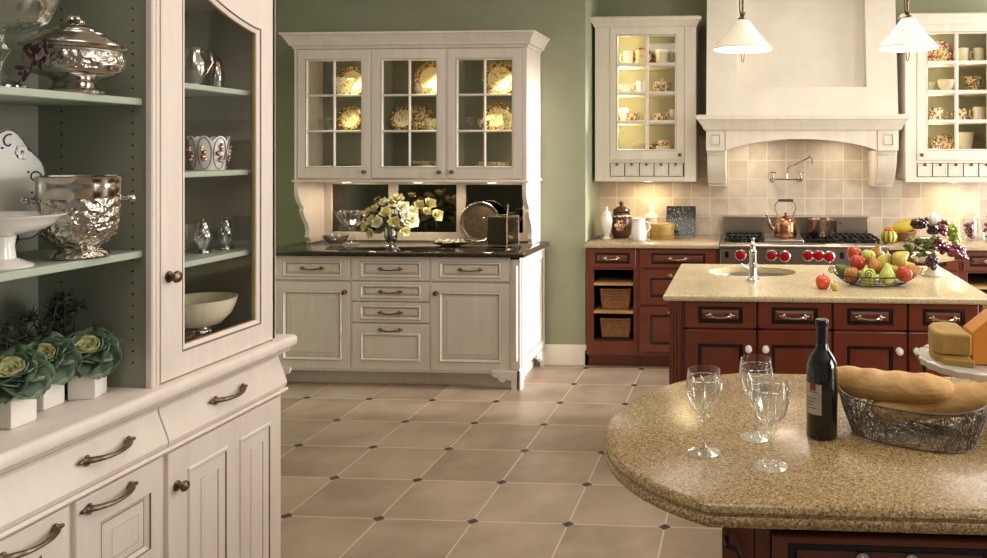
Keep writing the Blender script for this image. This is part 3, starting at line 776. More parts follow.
# ================================================================== RANGE
R0, R1 = -.182, 1.022
rg = thing('range', (.42, 6.0, 0), 'wide stainless steel range with red control knobs below the plaster hood', 'range')
MB().box(R0, R1, BY+.01, RY-.02, .1, .905).build('body', 'steel', rg, bevel=.003)
for a, b in ((R0+.02, .40), (.42, R1-.02)):
    d = MB().box(a, b, BY-.02, BY+.008, .16, .72).build('oven_door', 'steel', rg, bevel=.004)
    MB().tube([(a+.05, BY-.06, .68), (b-.05, BY-.06, .68)], .012, 10).box(a+.06, a+.08, BY-.06, BY-.02, .672, .688).box(b-.08, b-.06, BY-.06, BY-.02, .672, .688).build('handle', 'chrome', d)
m = MB(); m.prism([(BY+.03, .74), (BY-.03, .742), (BY-.03, .892), (BY+.03, .892)], R0, R1, axis='x'); m.build('control_panel', 'steel_dark', rg, bevel=.003)
m = MB(); m.prism([(BY+.05, .893), (BY-.035, .893), (BY-.048, .898), (BY-.052, .91), (BY-.045, .922), (BY-.03, .928), (BY+.05, .928)], R0, R1, axis='x'); m.build('front_rail', 'steel', rg, sharp=50)
m = MB(); m.box(R0, R1, BY+.05, RY-.06, .905, .918); m.build('cooktop', 'steel_dark', rg)
m = MB(); m.box(R0+.01, R1-.05, RY-.075, RY-.02, .905, 1.07); m.prism([(RY-.13, 1.07), (RY-.02, 1.07), (RY-.02, 1.082), (RY-.13, 1.078)], R0+.005, R1-.045, axis='x'); m.build('backguard', 'steel', rg, bevel=.002)
for px in (740.5, 771.3, 784.7, 807.8, 818.5, 829, 857, 868, 879):
    x = ax(px, BY-.03); z = .846 if px not in (784.7, 829) else .839
    m = MB(); m.lathe([(0, 0), (.042, 0), (.042, .006), (.036, .010), (0, .010)], 20, (x, BY-.03, z), axis='-y'); b = m.build('knob_bezel', 'chrome', rg)
    m = MB(); m.lathe([(.031, .008), (.031, .03), (.027, .036), (0, .037)], 18, (x, BY-.03, z), axis='-y'); m.box(x-.006, x+.006, BY-.078, BY-.06, z-.028, z+.028); m.build('knob', 'red_knob', rg)
for px in (726.7, 841.8):
    x = ax(px, BY-.03); MB().box(x-.014, x+.014, BY-.036, BY-.028, .825, .87).build('switch', 'black', rg)
for px in (748, 793.5, 836.5): 
    x = ax(px, BY-.03); MB().lathe([(0,0),(.007,0),(.007,.006),(0,.008)], 10, (x, BY-.03, .835), axis='-y').build('indicator_lamp', 'red_knob', rg)
def grate(x0, x1):
    m = MB(); z = .95
    ys = (BY+.09, BY+.30, BY+.52)
    for y in ys: m.box(x0, x1, y-.006, y+.006, z-.012, z)
    for i in range(7):
        x = x0+(x1-x0)*i/6; m.box(x-.005, x+.005, ys[0], ys[-1], z-.012, z+.003)
    for x in (x0+.006, x1-.006, (x0+x1)/2):
        for y in (ys[0], ys[-1]): m.box(x-.007, x+.007, y-.007, y+.007, .918, z-.01)
    for y in (BY+.195, BY+.41):
        for x in ((x0*.75+x1*.25), (x0*.25+x1*.75)): m.lathe([(.05, .918), (.05, .93), (.035, .938), (0, .94)], 14, (x, y, 0))
    m.build('grate', 'iron', rg)
grate(-.145, .13); grate(.445, .70); grate(.715, .98)
m = MB(); m.box(.145, .43, BY+.07, BY+.54, .92, .945); m.build('griddle', 'steel', rg, bevel=.004)

# ================================================================== HOOD
HF = 5.85
hd = thing('range_hood', (.42, 6.1, 1.32), 'large plaster range hood with carved mantel and two corbels above the range', 'range hood')
CM2 = ['hood_plaster', 'glaze']
x0, x1 = -.29, 1.13
def hoodx(t): return x0+.01*t, x1-.01*t
z0, z1 = 1.86, 3.05
def fy(z): return HF+.01+.16*(z-z0)/(z1-z0)
# chimney with a recessed upper niche
nx0, nx1, nz0 = ax(737, 5.9), ax(866.5, 5.9), 2.075
m = MB()
m.v = []
def V(x, y, z): m.v.append((x, y, z)); return len(m.v)-1
A = [V(x0, fy(z0), z0), V(x1, fy(z0), z0), V(x1, fy(z1), z1), V(x0, fy(z1), z1)]
B = [V(nx0, fy(nz0), nz0), V(nx1, fy(nz0), nz0), V(nx1, fy(z1), z1), V(nx0, fy(z1), z1)]
C_ = [V(nx0, 6.01, nz0), V(nx1, 6.01, nz0), V(nx1, 6.12, z1), V(nx0, 6.12, z1)]
LA = V(x0, fy(nz0), nz0); RA = V(x1, fy(nz0), nz0)
m.face((A[0], A[1], RA, B[1], B[0], LA)); m.face((LA, B[0], B[3], A[3])); m.face((B[1], RA, A[2], B[2]))
m.face((B[0], B[1], C_[1], C_[0])); m.face((B[1], B[2], C_[2], C_[1])); m.face((B[0], C_[0], C_[3], B[3])); m.face((C_[0], C_[1], C_[2], C_[3]))
D = [V(x0, RY-.001, z0), V(x1, RY-.001, z0), V(x1, RY-.001, z1), V(x0, RY-.001, z1)]
m.face((A[0], LA, A[3], D[3], D[0])); m.face((A[1], D[1], D[2], A[2], RA)); m.face((A[0], D[0], D[1], A[1]))
m.build('chimney', 'hood_plaster', hd, sharp=20)
m = MB(); crown(m, [(.0, 1.745), (.008, 1.752), (.02, 1.76), (.03, 1.785), (.05, 1.81), (.056, 1.825), (.07, 1.832), (.072, 1.862), (.06, 1.866), (0, 1.866)], x0, x1, HF, RY-.014)
m.build('cornice', 'ivory_paint', hd, sharp=25)
# arched beam
m = MB(); bz0 = 1.60; xa, xb = x0+.145, x1-.155
pts = [(x0, 1.75), (x0, bz0), (xa, bz0)]
for i in range(21):
    t = i/20; pts.append((xa+.03+(xb-xa-.06)*t, bz0+.012+.075*math.sin(PI*t)**.75))
pts += [(xb, bz0), (x1, bz0), (x1, 1.75)]
m.prism(pts, HF, HF+.04, axis='y'); m.build('arched_beam', 'ivory_paint', hd)
for a in (x0, x1-.03): MB().box(a, a+.03, HF+.04, RY-.014, bz0, 1.75).build('side_panel', 'ivory_paint', hd)
m = MB(); m.box(x0+.03, x1-.03, HF+.04, RY-.014, 1.70, 1.72); m.build('underside', 'steel_dark', hd)
for a in (x0+.035, x1-.11):
    m = MB(); m.rings(a, a+.075, bz0+.035, 1.725, HF-.006, .006, [(0,0,0,0), (.006,.006,0,0), (.01,.01,.005,1), (.02,.02,.005,0)]); m.build('square_block', CM2, hd, sharp=20)
m = MB(); m.box(xa-.003, xa, HF-.003, HF, bz0, 1.745); m.box(xb, xb+.003, HF-.003, HF, bz0, 1.745); m.build('seam', 'glaze', hd)
cor = [(HF+.03, 1.60), (HF+.03, 1.575), (HF+.045, 1.565), (HF+.05, 1.52), (HF+.075, 1.46), (HF+.115, 1.41), (HF+.15, 1.375), (HF+.17, 1.35), (HF+.21, 1.345), (HF+.21, 1.325), (RY-.014, 1.31), (RY-.014, 1.60)]
for a in (x0+.005, x1-.155+.01):
    m = MB(); m.prism(cor, a, a+.14, axis='x'); m.build('corbel', 'ivory_paint', hd, bevel=.004)

# ================================================================== WALL CABINETS
def wall_cab(t, cx, doorx, gl, mx, knx, dr, side):
    c0, c1 = cx; CY = 6.02; z0, z1 = 1.374, 2.57
    for a in (c0, c1-.018): MB().box(a, a+.018, CY+.02, RY-.013, z0, z1).build('side_panel', 'ivory_paint', t)
    m = MB(); m.box(c0+.018, c1-.018, RY-.025, RY-.013, z0, z1); m.box(c0+.018, c1-.018, CY+.02, RY-.025, 1.52, 1.534); m.box(c0+.018, c1-.018, CY+.02, RY-.025, z1-.02, z1); m.build('interior', 'olive_interior', t)
    d0, d1 = doorx
    m = MB(); m.box(c0, d0-.003, CY, CY+.02, z0, z1); m.box(d1+.003, c1, CY, CY+.02, z0, z1); m.box(d0-.003, d1+.003, CY+.002, CY+.02, 2.555, z1); m.box(d0-.003, d1+.003, CY+.001, CY+.02, z0, 1.40); m.box(d0-.003, d1+.003, CY+.004, CY+.02, 1.506, 1.528)
    m.box(c0, c1, CY-.01, RY-.013, z0-.012, z0+.008)
    m.build('face_frame', 'ivory_paint', t, bevel=.002)
    m = MB(); crown(m, [(0, 2.555), (.008, 2.56), (.012, 2.575), (.03, 2.6), (.042, 2.608), (.045, 2.625), (.03, 2.636), (0, 2.636)], c0, c1, CY, RY-.013); m.build('crown', 'ivory_paint', t, sharp=25)
    g0, g1 = gl
    glazed_door(t, None, d0, d1, 1.528, 2.555, CY-.004, g0, g1, 1.613, 2.484, [mx], [2.268, 2.046, 1.822], ['ivory_paint', 'glaze'], mw=.026, kn=(knx, 1.568))
    for z in (2.262, 2.04, 1.816): MB().box(c0+.02, c1-.02, CY+.04, RY-.027, z-.012, z).build('shelf', 'ivory_paint', t)
    for a, b in dr:
        m = MB(); m.rings(a, b, 1.405, 1.503, CY-.003, .02, [(0,0,.002,1), (.002,.002,0,0), (.004,.004,0,0), (.012,.012,0,0), (.013,.013,.002,1), (.015,.015,.002,0)])
        d = m.build('spice_drawer', ['ivory_paint', 'glaze'], t, sharp=20)
        knob(d, None, (a+b)/2, 1.494, CY-.003, .011)
    MB().lathe([(0, 0), (.03, 0), (.03, .008), (0, .008)], 16, ((c0+c1)/2, 6.18, z0-.02)).build('puck_lamp', 'puck_glow', t)
t = thing('wall_cabinet', (-.77, 6.18, 1.37), 'ivory glass door wall cabinet left of the range hood, brightly lit inside', 'cabinet')
wall_cab(t, (-1.163, -.377), (-1.045, -.469), (-.983, -.541), -.756, -.50, [(-1.04+.114*i, -1.04+.114*i+.106) for i in range(5)], 0)
t = thing('wall_cabinet', (1.6, 6.18, 1.37), 'ivory glass door wall cabinet right of the range hood at the photo edge', 'cabinet')
wall_cab(t, (1.214, 2.0), (1.30, 1.876), (1.38, 1.82), 1.595, 1.335, [(1.305+.114*i, 1.305+.114*i+.106) for i in range(5)], 1)
light('AREA', (-.77, 6.14, 1.34), 2.2, (1, .74, .4), .07); light('AREA', (1.62, 6.14, 1.34), 1.8, (1, .72, .38), .07)
light('AREA', (.1, 6.1, 1.69), 1.5, (1, .85, .62), .1); light('AREA', (.75, 6.1, 1.69), 1.5, (1, .85, .62), .1)
for x, e in ((-.94, 1.6), (1.45, .7)):
    for z in (2.5, 2.245, 2.022, 1.795): light('POINT', (x, 6.10, z-.03), e*1.4, (1, .83, .45), .02)

# ================================================================== ISLAND
IX0, IX1, IY0, IY1 = -.385, 1.135, 3.655, 4.69
isl = thing('kitchen_island', (.37, 4.17, 0), 'dark cherry kitchen island with drawers and doors on its near side', 'island')
FY = 3.70
for a in (IX0+.05, IX1-.068): MB().box(a, a+.018, FY+.02, IY1-.04, .1, .888).build('side_panel', 'cherry', isl)
MB().box(IX0+.068, IX1-.068, IY1-.058, IY1-.04, .1, .888).build('back_panel', 'cherry', isl)
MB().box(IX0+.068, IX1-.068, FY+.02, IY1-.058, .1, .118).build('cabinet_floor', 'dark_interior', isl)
MB().box(IX0+.09, IX1-.09, FY+.08, IY1-.1, .0, .1).build('toe_kick', 'black_glaze', isl)
# fluted corner post
m = MB(); a, b = IX0+.022, IX0+.085
m.box(a, b, FY-.01, FY+.05, .0, .12); m.box(a+.004, b-.004, FY-.004, FY+.05, .12, .888); m.box(a, b, FY-.01, FY+.05, .84, .888)
for i in range(3):
    x = a+.016+i*.0155; m.lathe([(.006, .15), (.006, .82)], 8, (x, FY-.004, 0))
m.build('corner_post', 'cherry', isl, bevel=.002)
xs = [ax(684, FY), ax(757, FY), ax(832, FY), ax(907, FY), IX1-.055]
m = MB()
for x in xs: m.box(x-.018, x+.018, FY, FY+.02, .1, .888)
m.box(xs[0], xs[-1], FY, FY+.02, .745, .765); m.box(xs[0], xs[-1], FY, FY+.02, .1, .13); m.build('face_frame', 'cherry', isl)
for i in range(4):
    a, b = xs[i]+.005, xs[i+1]-.005
    d = front(isl, 'drawer', None, a, b, .762, .885, FY-.018, .062, .022, CA, 'cherry', bev=.012, t=.018)
    bow_pull(d, None, (a+b)/2, .822, FY-.018, .10, 'nickel', .0055)
    d = front(isl, 'door', None, a, b, .12, .752, FY-.018, .062, .065, CH, 'cherry', bev=.03, t=.018)
    knob(d, None, b-.035 if i % 2 == 0 else a+.035, .668, FY-.018, .017, 'white_porcelain')
def slab_with_hole(outer, hole, zt, zb):
    pass
# top with a real sink cut-out
bm_poly = [(IX0, IY0), (IX1+.01, IY0), (IX1+.01, IY1), (IX0, IY1)]
sx, sy, sa, sb = .04, 4.40, .242, .165
oval = lambda g, n=48: [(sx+(sa+g)*(abs(math.cos(2*PI*i/n))**.8)*math.copysign(1, math.cos(2*PI*i/n)), sy+(sb+g)*(abs(math.sin(2*PI*i/n))**.8)*math.copysign(1, math.sin(2*PI*i/n))) for i in range(n)]
m = MB(); n = 48; ov = oval(0)
def onrect(i, ins):
    ang = 2*PI*i/n; cx_, cy_ = sx, sy; dx, dy = math.cos(ang), math.sin(ang)
    X0, X1, Y0, Y1 = IX0+ins, IX1+.01-ins, IY0+ins, IY1-ins
    ts = []
    if dx > 1e-9: ts.append((X1-cx_)/dx)
    if dx < -1e-9: ts.append((X0-cx_)/dx)
    if dy > 1e-9: ts.append((Y1-cy_)/dy)
    if dy < -1e-9: ts.append((Y0-cy_)/dy)
    t = min(ts); return cx_+dx*t, cy_+dy*t
n = 48
# rectangle corners are added as extra points by angle
angs = sorted([2*PI*i/n for i in range(n)]+[math.atan2(y-sy, x-sx) % (2*PI) for x, y in bm_poly])
def rect_pt(ang, ins):
    dx, dy = math.cos(ang), math.sin(ang); X0, X1, Y0, Y1 = IX0, IX1+.01, IY0, IY1; ts = []
    if dx > 1e-9: ts.append((X1-sx)/dx)
    if dx < -1e-9: ts.append((X0-sx)/dx)
    if dy > 1e-9: ts.append((Y1-sy)/dy)
    if dy < -1e-9: ts.append((Y0-sy)/dy)
    t = min(ts); x, y = sx+dx*t, sy+dy*t
    return (min(max(x, X0+ins), X1-ins), min(max(y, Y0+ins), Y1-ins))
def ov_pt(ang, g=0):
    c_, s__ = math.cos(ang), math.sin(ang); r = 1/((abs(c_)/(sa+g))**2.5+(abs(s__)/(sb+g))**2.5)**(1/2.5)
    return sx+c_*r, sy+s__*r
N_ = len(angs)
for fn, z in ((lambda a: ov_pt(a), .889), (lambda a: ov_pt(a), .92), (lambda a: rect_pt(a, .008), .92), (lambda a: rect_pt(a, .001), .914), (lambda a: rect_pt(a, 0), .905), (lambda a: rect_pt(a, .004), .895), (lambda a: rect_pt(a, .012), .889), (lambda a: ov_pt(a), .889)):
    for a in angs: x, y = fn(a); m.v.append((x, y, z))
for i in range(7):
    for j in range(N_):
        k = (j+1) % N_; m.face((i*N_+j, i*N_+k, (i+1)*N_+k, (i+1)*N_+j))
it = obj('countertop', m, 'island_granite', 'pale speckled stone countertop on the kitchen island with an oval sink cut-out', 'countertop', origin=(.37, 4.17, .889), sharp=40)
MB().box(.508, .512, 4.25, 4.685, .9201, .9206).build('seam', 'stem_brown', None) if False else None
m = MB(); N2 = 40
prf = [(0, .888), (-.006, .86), (-.02, .80), (-.05, .765), (-.13, .76)]
for g, z in [(.018, .888)]+prf:
    for i in range(N2): x, y = ov_pt(2*PI*i/N2, g); m.v.append((x, y, z))
for i in range(len(prf)):
    for j in range(N2):
        k = (j+1) % N2; m.face((i*N2+j, i*N2+k, (i+1)*N2+k, (i+1)*N2+j))
m.face([len(prf)*N2+j for j in range(N2)])
s_ = obj('sink', m, 'steel', 'oval stainless steel prep sink set into the island countertop', 'sink', origin=(sx, sy, .76), sharp=50)
# faucet
fx, fy_ = gz(753, 281, .92)
fc = thing('faucet', (fx, fy_, .92), 'tall chrome column faucet beside the oval island sink', 'faucet')
m = MB(); m.lathe([(.034, .9205), (.034, .93), (.028, .936), (.022, .95), (.02, 1.0), (.024, 1.004), (.024, 1.012), (.019, 1.016), (.018, 1.06), (.022, 1.065), (.022, 1.075), (.014, 1.085), (.013, 1.10), (.018, 1.106), (.013, 1.118), (.006, 1.125), (.009, 1.135), (.007, 1.144), (0, 1.147)], 18, (fx, fy_, 0)); m.build('column', 'chrome', fc)
m = MB(); m.tube([(fx, fy_+.01, 1.05), (fx+.0, fy_+.06, 1.085), (fx, fy_+.12, 1.085), (fx, fy_+.155, 1.06), (fx, fy_+.16, 1.03)], [.012, .012, .011, .011, .012], 10); m.build('spout', 'chrome', fc)
m = MB(); m.tube([(fx-.02, fy_, .985), (fx-.055, fy_, 1.0)], [.006, .005], 8); m.ball((fx-.058, fy_, 1.001), .01, 8, 6); m.tube([(fx+.02, fy_, .985), (fx+.045, fy_, .99)], .006, 8); m.build('lever', 'chrome', fc)

# ================================================================== PENINSULA (foreground)
PX1 = 2.3
arcp = []
ccx, ccy, rr = .158, 1.935, .503
a0 = math.atan2(-.395, -.27); 
import_pts = []
th0 = PI-math.asin(.405/rr); 
for i in range(25):
    t = -math.asin(.425/rr)+2*math.asin(.425/rr)*i/24
    arcp.append((ccx-rr*math.cos(t), ccy-rr*math.sin(t)))   # from far side to near side, bulging to -x
poly = arcp+[(-.072, 1.485), (PX1, 1.485), (PX1, 2.392), (-.02, 2.392)]
poly = [p for i, p in enumerate(poly)]
m = slab(poly, [(.014, .874), (.004, .876), (0, .884), (.002, .893), (.006, .896), (.006, .90), (.003, .905), (.006, .913), (.016, .92)])
obj('countertop', m, 'peninsula_granite', 'thick speckled brown stone countertop with a rounded end in the foreground', 'countertop', origin=(.6, 1.93, .874), sharp=50)
pen = thing('base_cabinet', (1.0, 1.95, 0), 'cherry cabinet carrying the rounded foreground countertop', 'cabinet')
PF = 1.53
MB().box(-.035, PX1-.02, PF+.02, 2.34, 0, .872).build('body', 'cherry', pen)
m = MB(); m.box(-.045, .018, PF, PF+.02, 0, .872); m.box(.018, .05, PF+.002, PF+.02, 0, .872); m.box(.05, PX1-.02, PF+.002, PF+.02, .855, .872); m.build('face_frame', 'cherry', pen, bevel=.002)
for a, b in ((.052, .50), (.51, .96)):
    d = front(pen, 'drawer', None, a, b, .70, .853, PF-.018, .03, .014, CA, 'cherry', bev=.012, t=.018)
    for f in (.385, .59): knob(d, None, a+(b-a)*f, .812, PF-.018, .015, 'nickel')
    front(pen, 'door', None, a, b, .12, .69, PF-.018, .06, .06, CH, 'cherry', bev=.03, t=.018)
m = MB(); m.tube([(-.036, PF-.003, .835), (-.034, PF-.03, .836), (-.015, PF-.036, .832), (-.006, PF-.036, .81), (-.006, PF-.034, .74), (-.015, PF-.003, .73)], .005, 8)
m.build('handle', 'dark_wire', pen)

# ================================================================== PENDANTS
def pendant(px, lab):
    x = (gy(px-28, 50, 4.15)[0]+gy(px+29.5, 50, 4.15)[0])/2; y = 4.15
    t = thing('pendant_lamp', (x, y, 2.08), lab, 'pendant lamp', 'pendant lamps over the island')
    z0 = 2.13
    pr = [(.155, z0), (.157, z0+.004), (.15, z0+.014), (.12, z0+.045), (.085, z0+.085), (.055, z0+.125), (.036, z0+.15), (.024, z0+.158)]
    MB().lathe(pr, 40, (x, y, 0)).build('lamp_shade', 'lamp_shade_glass', t, thick=.003, sharp=60)
    MB().lathe([(.024, z0+.152), (.026, z0+.165), (.016, z0+.175), (.01, z0+.18), (.016, z0+.19), (.014, z0+.2), (.006, z0+.205), (.006, 3.03)], 14, (x, y, 0)).lathe([(.05, 3.048), (.05, 3.03), (.006, 3.02)], 18, (x, y, 0)).build('rod', 'bronze', t)
    m = MB(); m.tube([(x-.012, y, z0+.18), (x-.016, y, z0+.22), (x-.014, y, 3.03)], .0035, 6); m.build('chain', 'bronze', t)
    m = MB(); m.tube([(x-.008, y, z0+.03), (x-.008, y, z0-.03), (x-.005, y, z0-.058), (x+.0, y, z0-.066), (x+.005, y, z0-.058), (x+.008, y, z0-.03), (x+.008, y, z0+.03)], .0028, 8); m.build('pull_ring', 'bronze', t)
    MB().ball((x, y, z0+.075), (.028, .028, .035), 12, 8).build('bulb', 'bulb_glow', t)
    light('POINT', (x, y, z0+.03), 4, (1, .83, .6), .03)
pendant(742, 'white glass cone pendant lamp in front of the left half of the hood')
pendant(907, 'white glass cone pendant lamp at the right edge of the hood')
# ================================================================== SMALL THINGS
R_ = random.Random(11)
def on(px, py, z): x, y = gz(px, py, z); return (x, y, z)
# ---- goblets
gob = root('wine_goblet', 'empty cut crystal wine goblet standing alone, leftmost on the foreground counter', 'glass', 'cut crystal goblets on the foreground counter')
def flutes(t, r, z): return 1+(.035*abs(math.sin(6*t)) if .10 < z < .15 else 0)
MB().lathe([(0, .001), (.036, .001), (.037, .003), (.02, .006), (.008, .011), (.0055, .02), (.005, .055), (.006, .07), (.010, .076), (.013, .081), (.010, .086), (.007, .09)], 24).build('stem', 'crystal', gob, sharp=60)
MB().lathe([(.007, .09), (.018, .095), (.028, .108), (.035, .128), (.039, .15), (.0385, .165), (.036, .186), (.0352, .186), (.0372, .165), (.0375, .15), (.0335, .13), (.026, .111), (.014, .099), (0, .097)], 48, mod=flutes).build('bowl', 'goblet_crystal', gob, sharp=60)
m = MB()
for i in range(12):
    t = 2*PI*i/12; m.tube([(.0385*math.cos(t+.0), .0385*math.sin(t), .142), (.039*math.cos(t+.13), .039*math.sin(t+.13), .152), (.0385*math.cos(t+.26), .0385*math.sin(t+.26), .162), (.039*math.cos(t+.39), .039*math.sin(t+.39), .152), (.0385*math.cos(t+.52), .0385*math.sin(t+.52), .142)], .001, 4)
    m.tube([(.0135*math.cos(t), .0135*math.sin(t), .0955), (.0285*math.cos(t), .0285*math.sin(t), .108), (.0365*math.cos(t), .0365*math.sin(t), .132), (.0385*math.cos(t), .0385*math.sin(t), .142)], .001, 4)
m.tube([(.038*math.cos(2*PI*i/30), .038*math.sin(2*PI*i/30), .168) for i in range(30)], .0006, 4, closed=True)
m.build('engraving', 'cut_crystal', gob)
move(gob, on(704, 453, .92))
copy_tree(gob, 'empty cut crystal wine goblet, the farther one of the overlapping pair', on(756, 438, .92), (0,0,.3))
copy_tree(gob, 'empty cut crystal wine goblet, the nearer one of the overlapping pair', on(771, 467, .92), (0,0,.7))
# ---- wine bottle
x, y = gz(822, 436, .92)
wb = thing('wine_bottle', (x, y, .92), 'dark red wine bottle with a pale label beside the bread basket', 'bottle')
MB().lathe([(0, 0.9205), (.034, 0.9205), (.0365, 0.9246), (.0365, 1.0814), (.035, 1.0934), (.028, 1.1090), (.018, 1.1229), (.0145, 1.1321), (.0135, 1.1413)], 36, (x, y, 0)).build('glass_body', 'bottle_glass', wb, sharp=60)
MB().lathe([(.0138, 1.1395), (.0145, 1.1782), (.0145, 1.1819), (.0158, 1.1837), (.0158, 1.1930), (.0145, 1.1957), (0, 1.1957)], 24, (x, y, 0)).build('foil_capsule', 'foil_black', wb, sharp=50)
ca = math.atan2(-y, -x)-.75
pl = MB(); pl.lathe([(.0369, 0.9800), (.0369, 1.0510)], 24, (x, y, 0), ang=(ca-.85, ca+.72)); lb = pl.build('paper_label', 'paper_label', wb)
m = MB()
m.lathe([(.0371, 1.0353), (.0371, 1.0528)], 10, (x, y, 0), ang=(ca-.1, ca+.35)); m.lathe([(.0371, 1.0307), (.0371, 1.0325)], 10, (x, y, 0), ang=(ca-.5, ca+.5))
for i in range(4): m.lathe([(.0371, 1.016-.0075*i), (.0371, 1.018-.0075*i)], 8, (x, y, 0), ang=(ca-.5+.1*(i%2), ca+.35-.1*(i%3)))
m.build('label_print', 'label_red', lb)
# ---- bread basket and loaves
BC = (.395, 1.875); BR = -.46; BA, BB = .172, .112
def bask(a, b, t, z):
    x0_, y0_ = a*math.copysign(abs(math.cos(t))**.75, math.cos(t)), b*math.copysign(abs(math.sin(t))**.75, math.sin(t))
    return (BC[0]+x0_*math.cos(BR)-y0_*math.sin(BR), BC[1]+x0_*math.sin(BR)+y0_*math.cos(BR), z)
bb = thing('bread_basket', (BC[0], BC[1], .92), 'oval basket of tangled dark wire holding baguettes in the foreground', 'basket')
def rimz(t): return 1.013+.014*abs(math.cos(t))**2
m = MB(); m.tube([bask(BA, BB, 2*PI*i/56, rimz(2*PI*i/56)) for i in range(56)], .0022, 6, closed=True); m.tube([bask(BA-.03, BB-.025, 2*PI*i/56, .9235) for i in range(56)], .0022, 6, closed=True)
m.build('rim', 'pewter_wire', bb)
def bsurf(t, h):   # h 0..1 bottom to rim
    k = 1-h
    return bask(BA-.03*k**1.5, BB-.025*k**1.5, t, .924+(rimz(t)-.924)*h)
m = MB()
for i in range(560):
    t = R_.uniform(0, 2*PI); h = R_.uniform(0, 1); pts = []; a = R_.uniform(0, 2*PI); tt, hh = t, h
    for j in range(9):
        pts.append(bsurf(tt, min(1, max(0, hh)))); a += R_.uniform(-.7, .7); tt += .085*math.cos(a); hh += .17*math.sin(a)
        if hh > 1 or hh < 0: a = -a
    m.tube(pts, .0007, 3, cap=False)
for i in range(70):
    t = R_.uniform(0, 2*PI); q = R_.uniform(0, .9); p = []; a = R_.uniform(0, 6.28)
    for j in range(7):
        q2 = min(.95, max(0, q)); p.append(bask((BA-.03)*q2, (BB-.025)*q2, t, .924+R_.uniform(0, .006))); a += R_.uniform(-.6, .6); t += .25*math.cos(a); q += .12*math.sin(a)
    m.tube(p, .00085, 4, cap=False)
o = m.build('wire_mesh', 'pewter_wire', bb)
def loaf(nm, p0, p1, r, label, bend=.01, slashes=5, sag=.0):
    p0, p1 = Vector(p0), Vector(p1); L = (p1-p0).length; d = (p1-p0).normalized(); side = d.cross(Vector((0,0,1))).normalized(); up = side.cross(d)
    t = thing(nm, tuple((p0+p1)/2-Vector((0,0,r))), label, 'bread', 'baguettes in the wire basket')
    m = MB(); nu, nv = 60, 24
    def fn(u, v):
        e = min(1, (1-abs(2*u-1)**5))**.5; th = 2*PI*v
        rr = r*e*(1+.05*math.sin(u*slashes*2*PI+1.5*math.sin(th))*max(0, math.sin(th)))
        rr *= 1+.03*noise.noise(Vector((u*6, math.cos(th), math.sin(th)))*1.7)
        c = p0+d*L*u+side*bend*math.sin(PI*u)*2
        return c+side*rr*1.12*math.cos(th)+up*rr*.88*math.sin(th)
    m.grid(fn, nu, nv); o = m.build('crust', ['bread', 'bread_end'], t, sharp=80)
    for f in o.data.polygons:
        u = f.index//nv/nu; v = (f.index % nv)/nv
        top = math.sin(2*PI*v)
        s_ = (u*slashes+.18*math.cos(2*PI*v)) % 1
        if u > .935: f.material_index = 1
loaf('baguette', (.20, 1.995, 1.022), (.49, 1.865, 1.033), .041, 'golden baguette lying on top in the wire basket behind the wine bottle', .012)
loaf('baguette', (.30, 1.90, .972), (.66, 1.845, 1.025), .043, 'golden baguette lying underneath and sticking out right of the wire basket', -.012)
# ---- cake stand with cheeses
KX, KY = .645, 2.10
cs = thing('cake_stand', (KX, KY, .92), 'scalloped white pressed glass cake stand carrying cheese at the right edge', 'cake stand')
P('milky_glass', 'e6e3da', .15, trans=.35, coat=.6)
MB().lathe([(0, .921), (.085, .921), (.087, .926), (.07, .935), (.045, .95), (.03, .975), (.026, 1.0), (.034, 1.025), (.05, 1.038), (0, 1.04)], 48, (KX, KY, 0), mod=lambda t, r, z: 1+.04*math.sin(14*t)).build('pedestal', 'milky_glass', cs, sharp=60)
MB().lathe([(0, 1.037), (.06, 1.037), (.15, 1.043), (.172, 1.046), (.178, 1.034), (.183, 1.034), (.186, 1.05), (.18, 1.054), (.10, 1.048), (0, 1.048)], 96, (KX, KY, 0), mod=lambda t, r, z: 1+(.018*math.sin(24*t) if r > .17 else 0)).build('plate', 'milky_glass', cs, sharp=60)
y = 2.10; wa, wb_ = ax(930, 2.09), ax(970, 2.05)-.004; x = (wa+wb_)/2; hw = (wb_-wa)/2
ch = thing('cheese', (x, y, 1.049), 'half wheel of aged golden cheese with a wedge cut out, on the cake stand', 'cheese')
pts = [(x-hw, y-.03), (x-hw*.93, y-.055), (x-hw*.7, y-.07), (x+hw, y-.085), (x+hw, y+.06), (x+hw*.3, y+.075), (x-hw*.5, y+.065), (x-hw*.9, y+.03)]
m = MB(); m.prism(pts, 1.0725, 1.128); m.prism([(p[0]*.97+x*.03, p[1]*.97+y*.03) for p in pts], 1.0495, 1.0725); m.build('body', 'cheese_gold', ch, bevel=.006)
m = MB(); m.prism([(x-hw*.7, y-.09), (x+hw*.98, y-.112), (x+hw*.98, y-.09), (x-hw*.6, y-.076)], 1.0495, 1.068); m.build('cut_slice', 'cheese_gold', ch, bevel=.003)
xl = ax(970, 2.04); y = 2.06
m = MB(); m.prism([(xl, 1.0495), (xl+.11, 1.0495), (xl+.11, 1.19), (xl+.055, 1.175), (xl, 1.13)], y-.035, y+.05, axis='y')
obj('cheese', m, 'cheddar', 'tall wedge of smooth orange cheese at the right edge of the cake stand', 'cheese', origin=(xl+.05, y, 1.0495), bevel=.004)

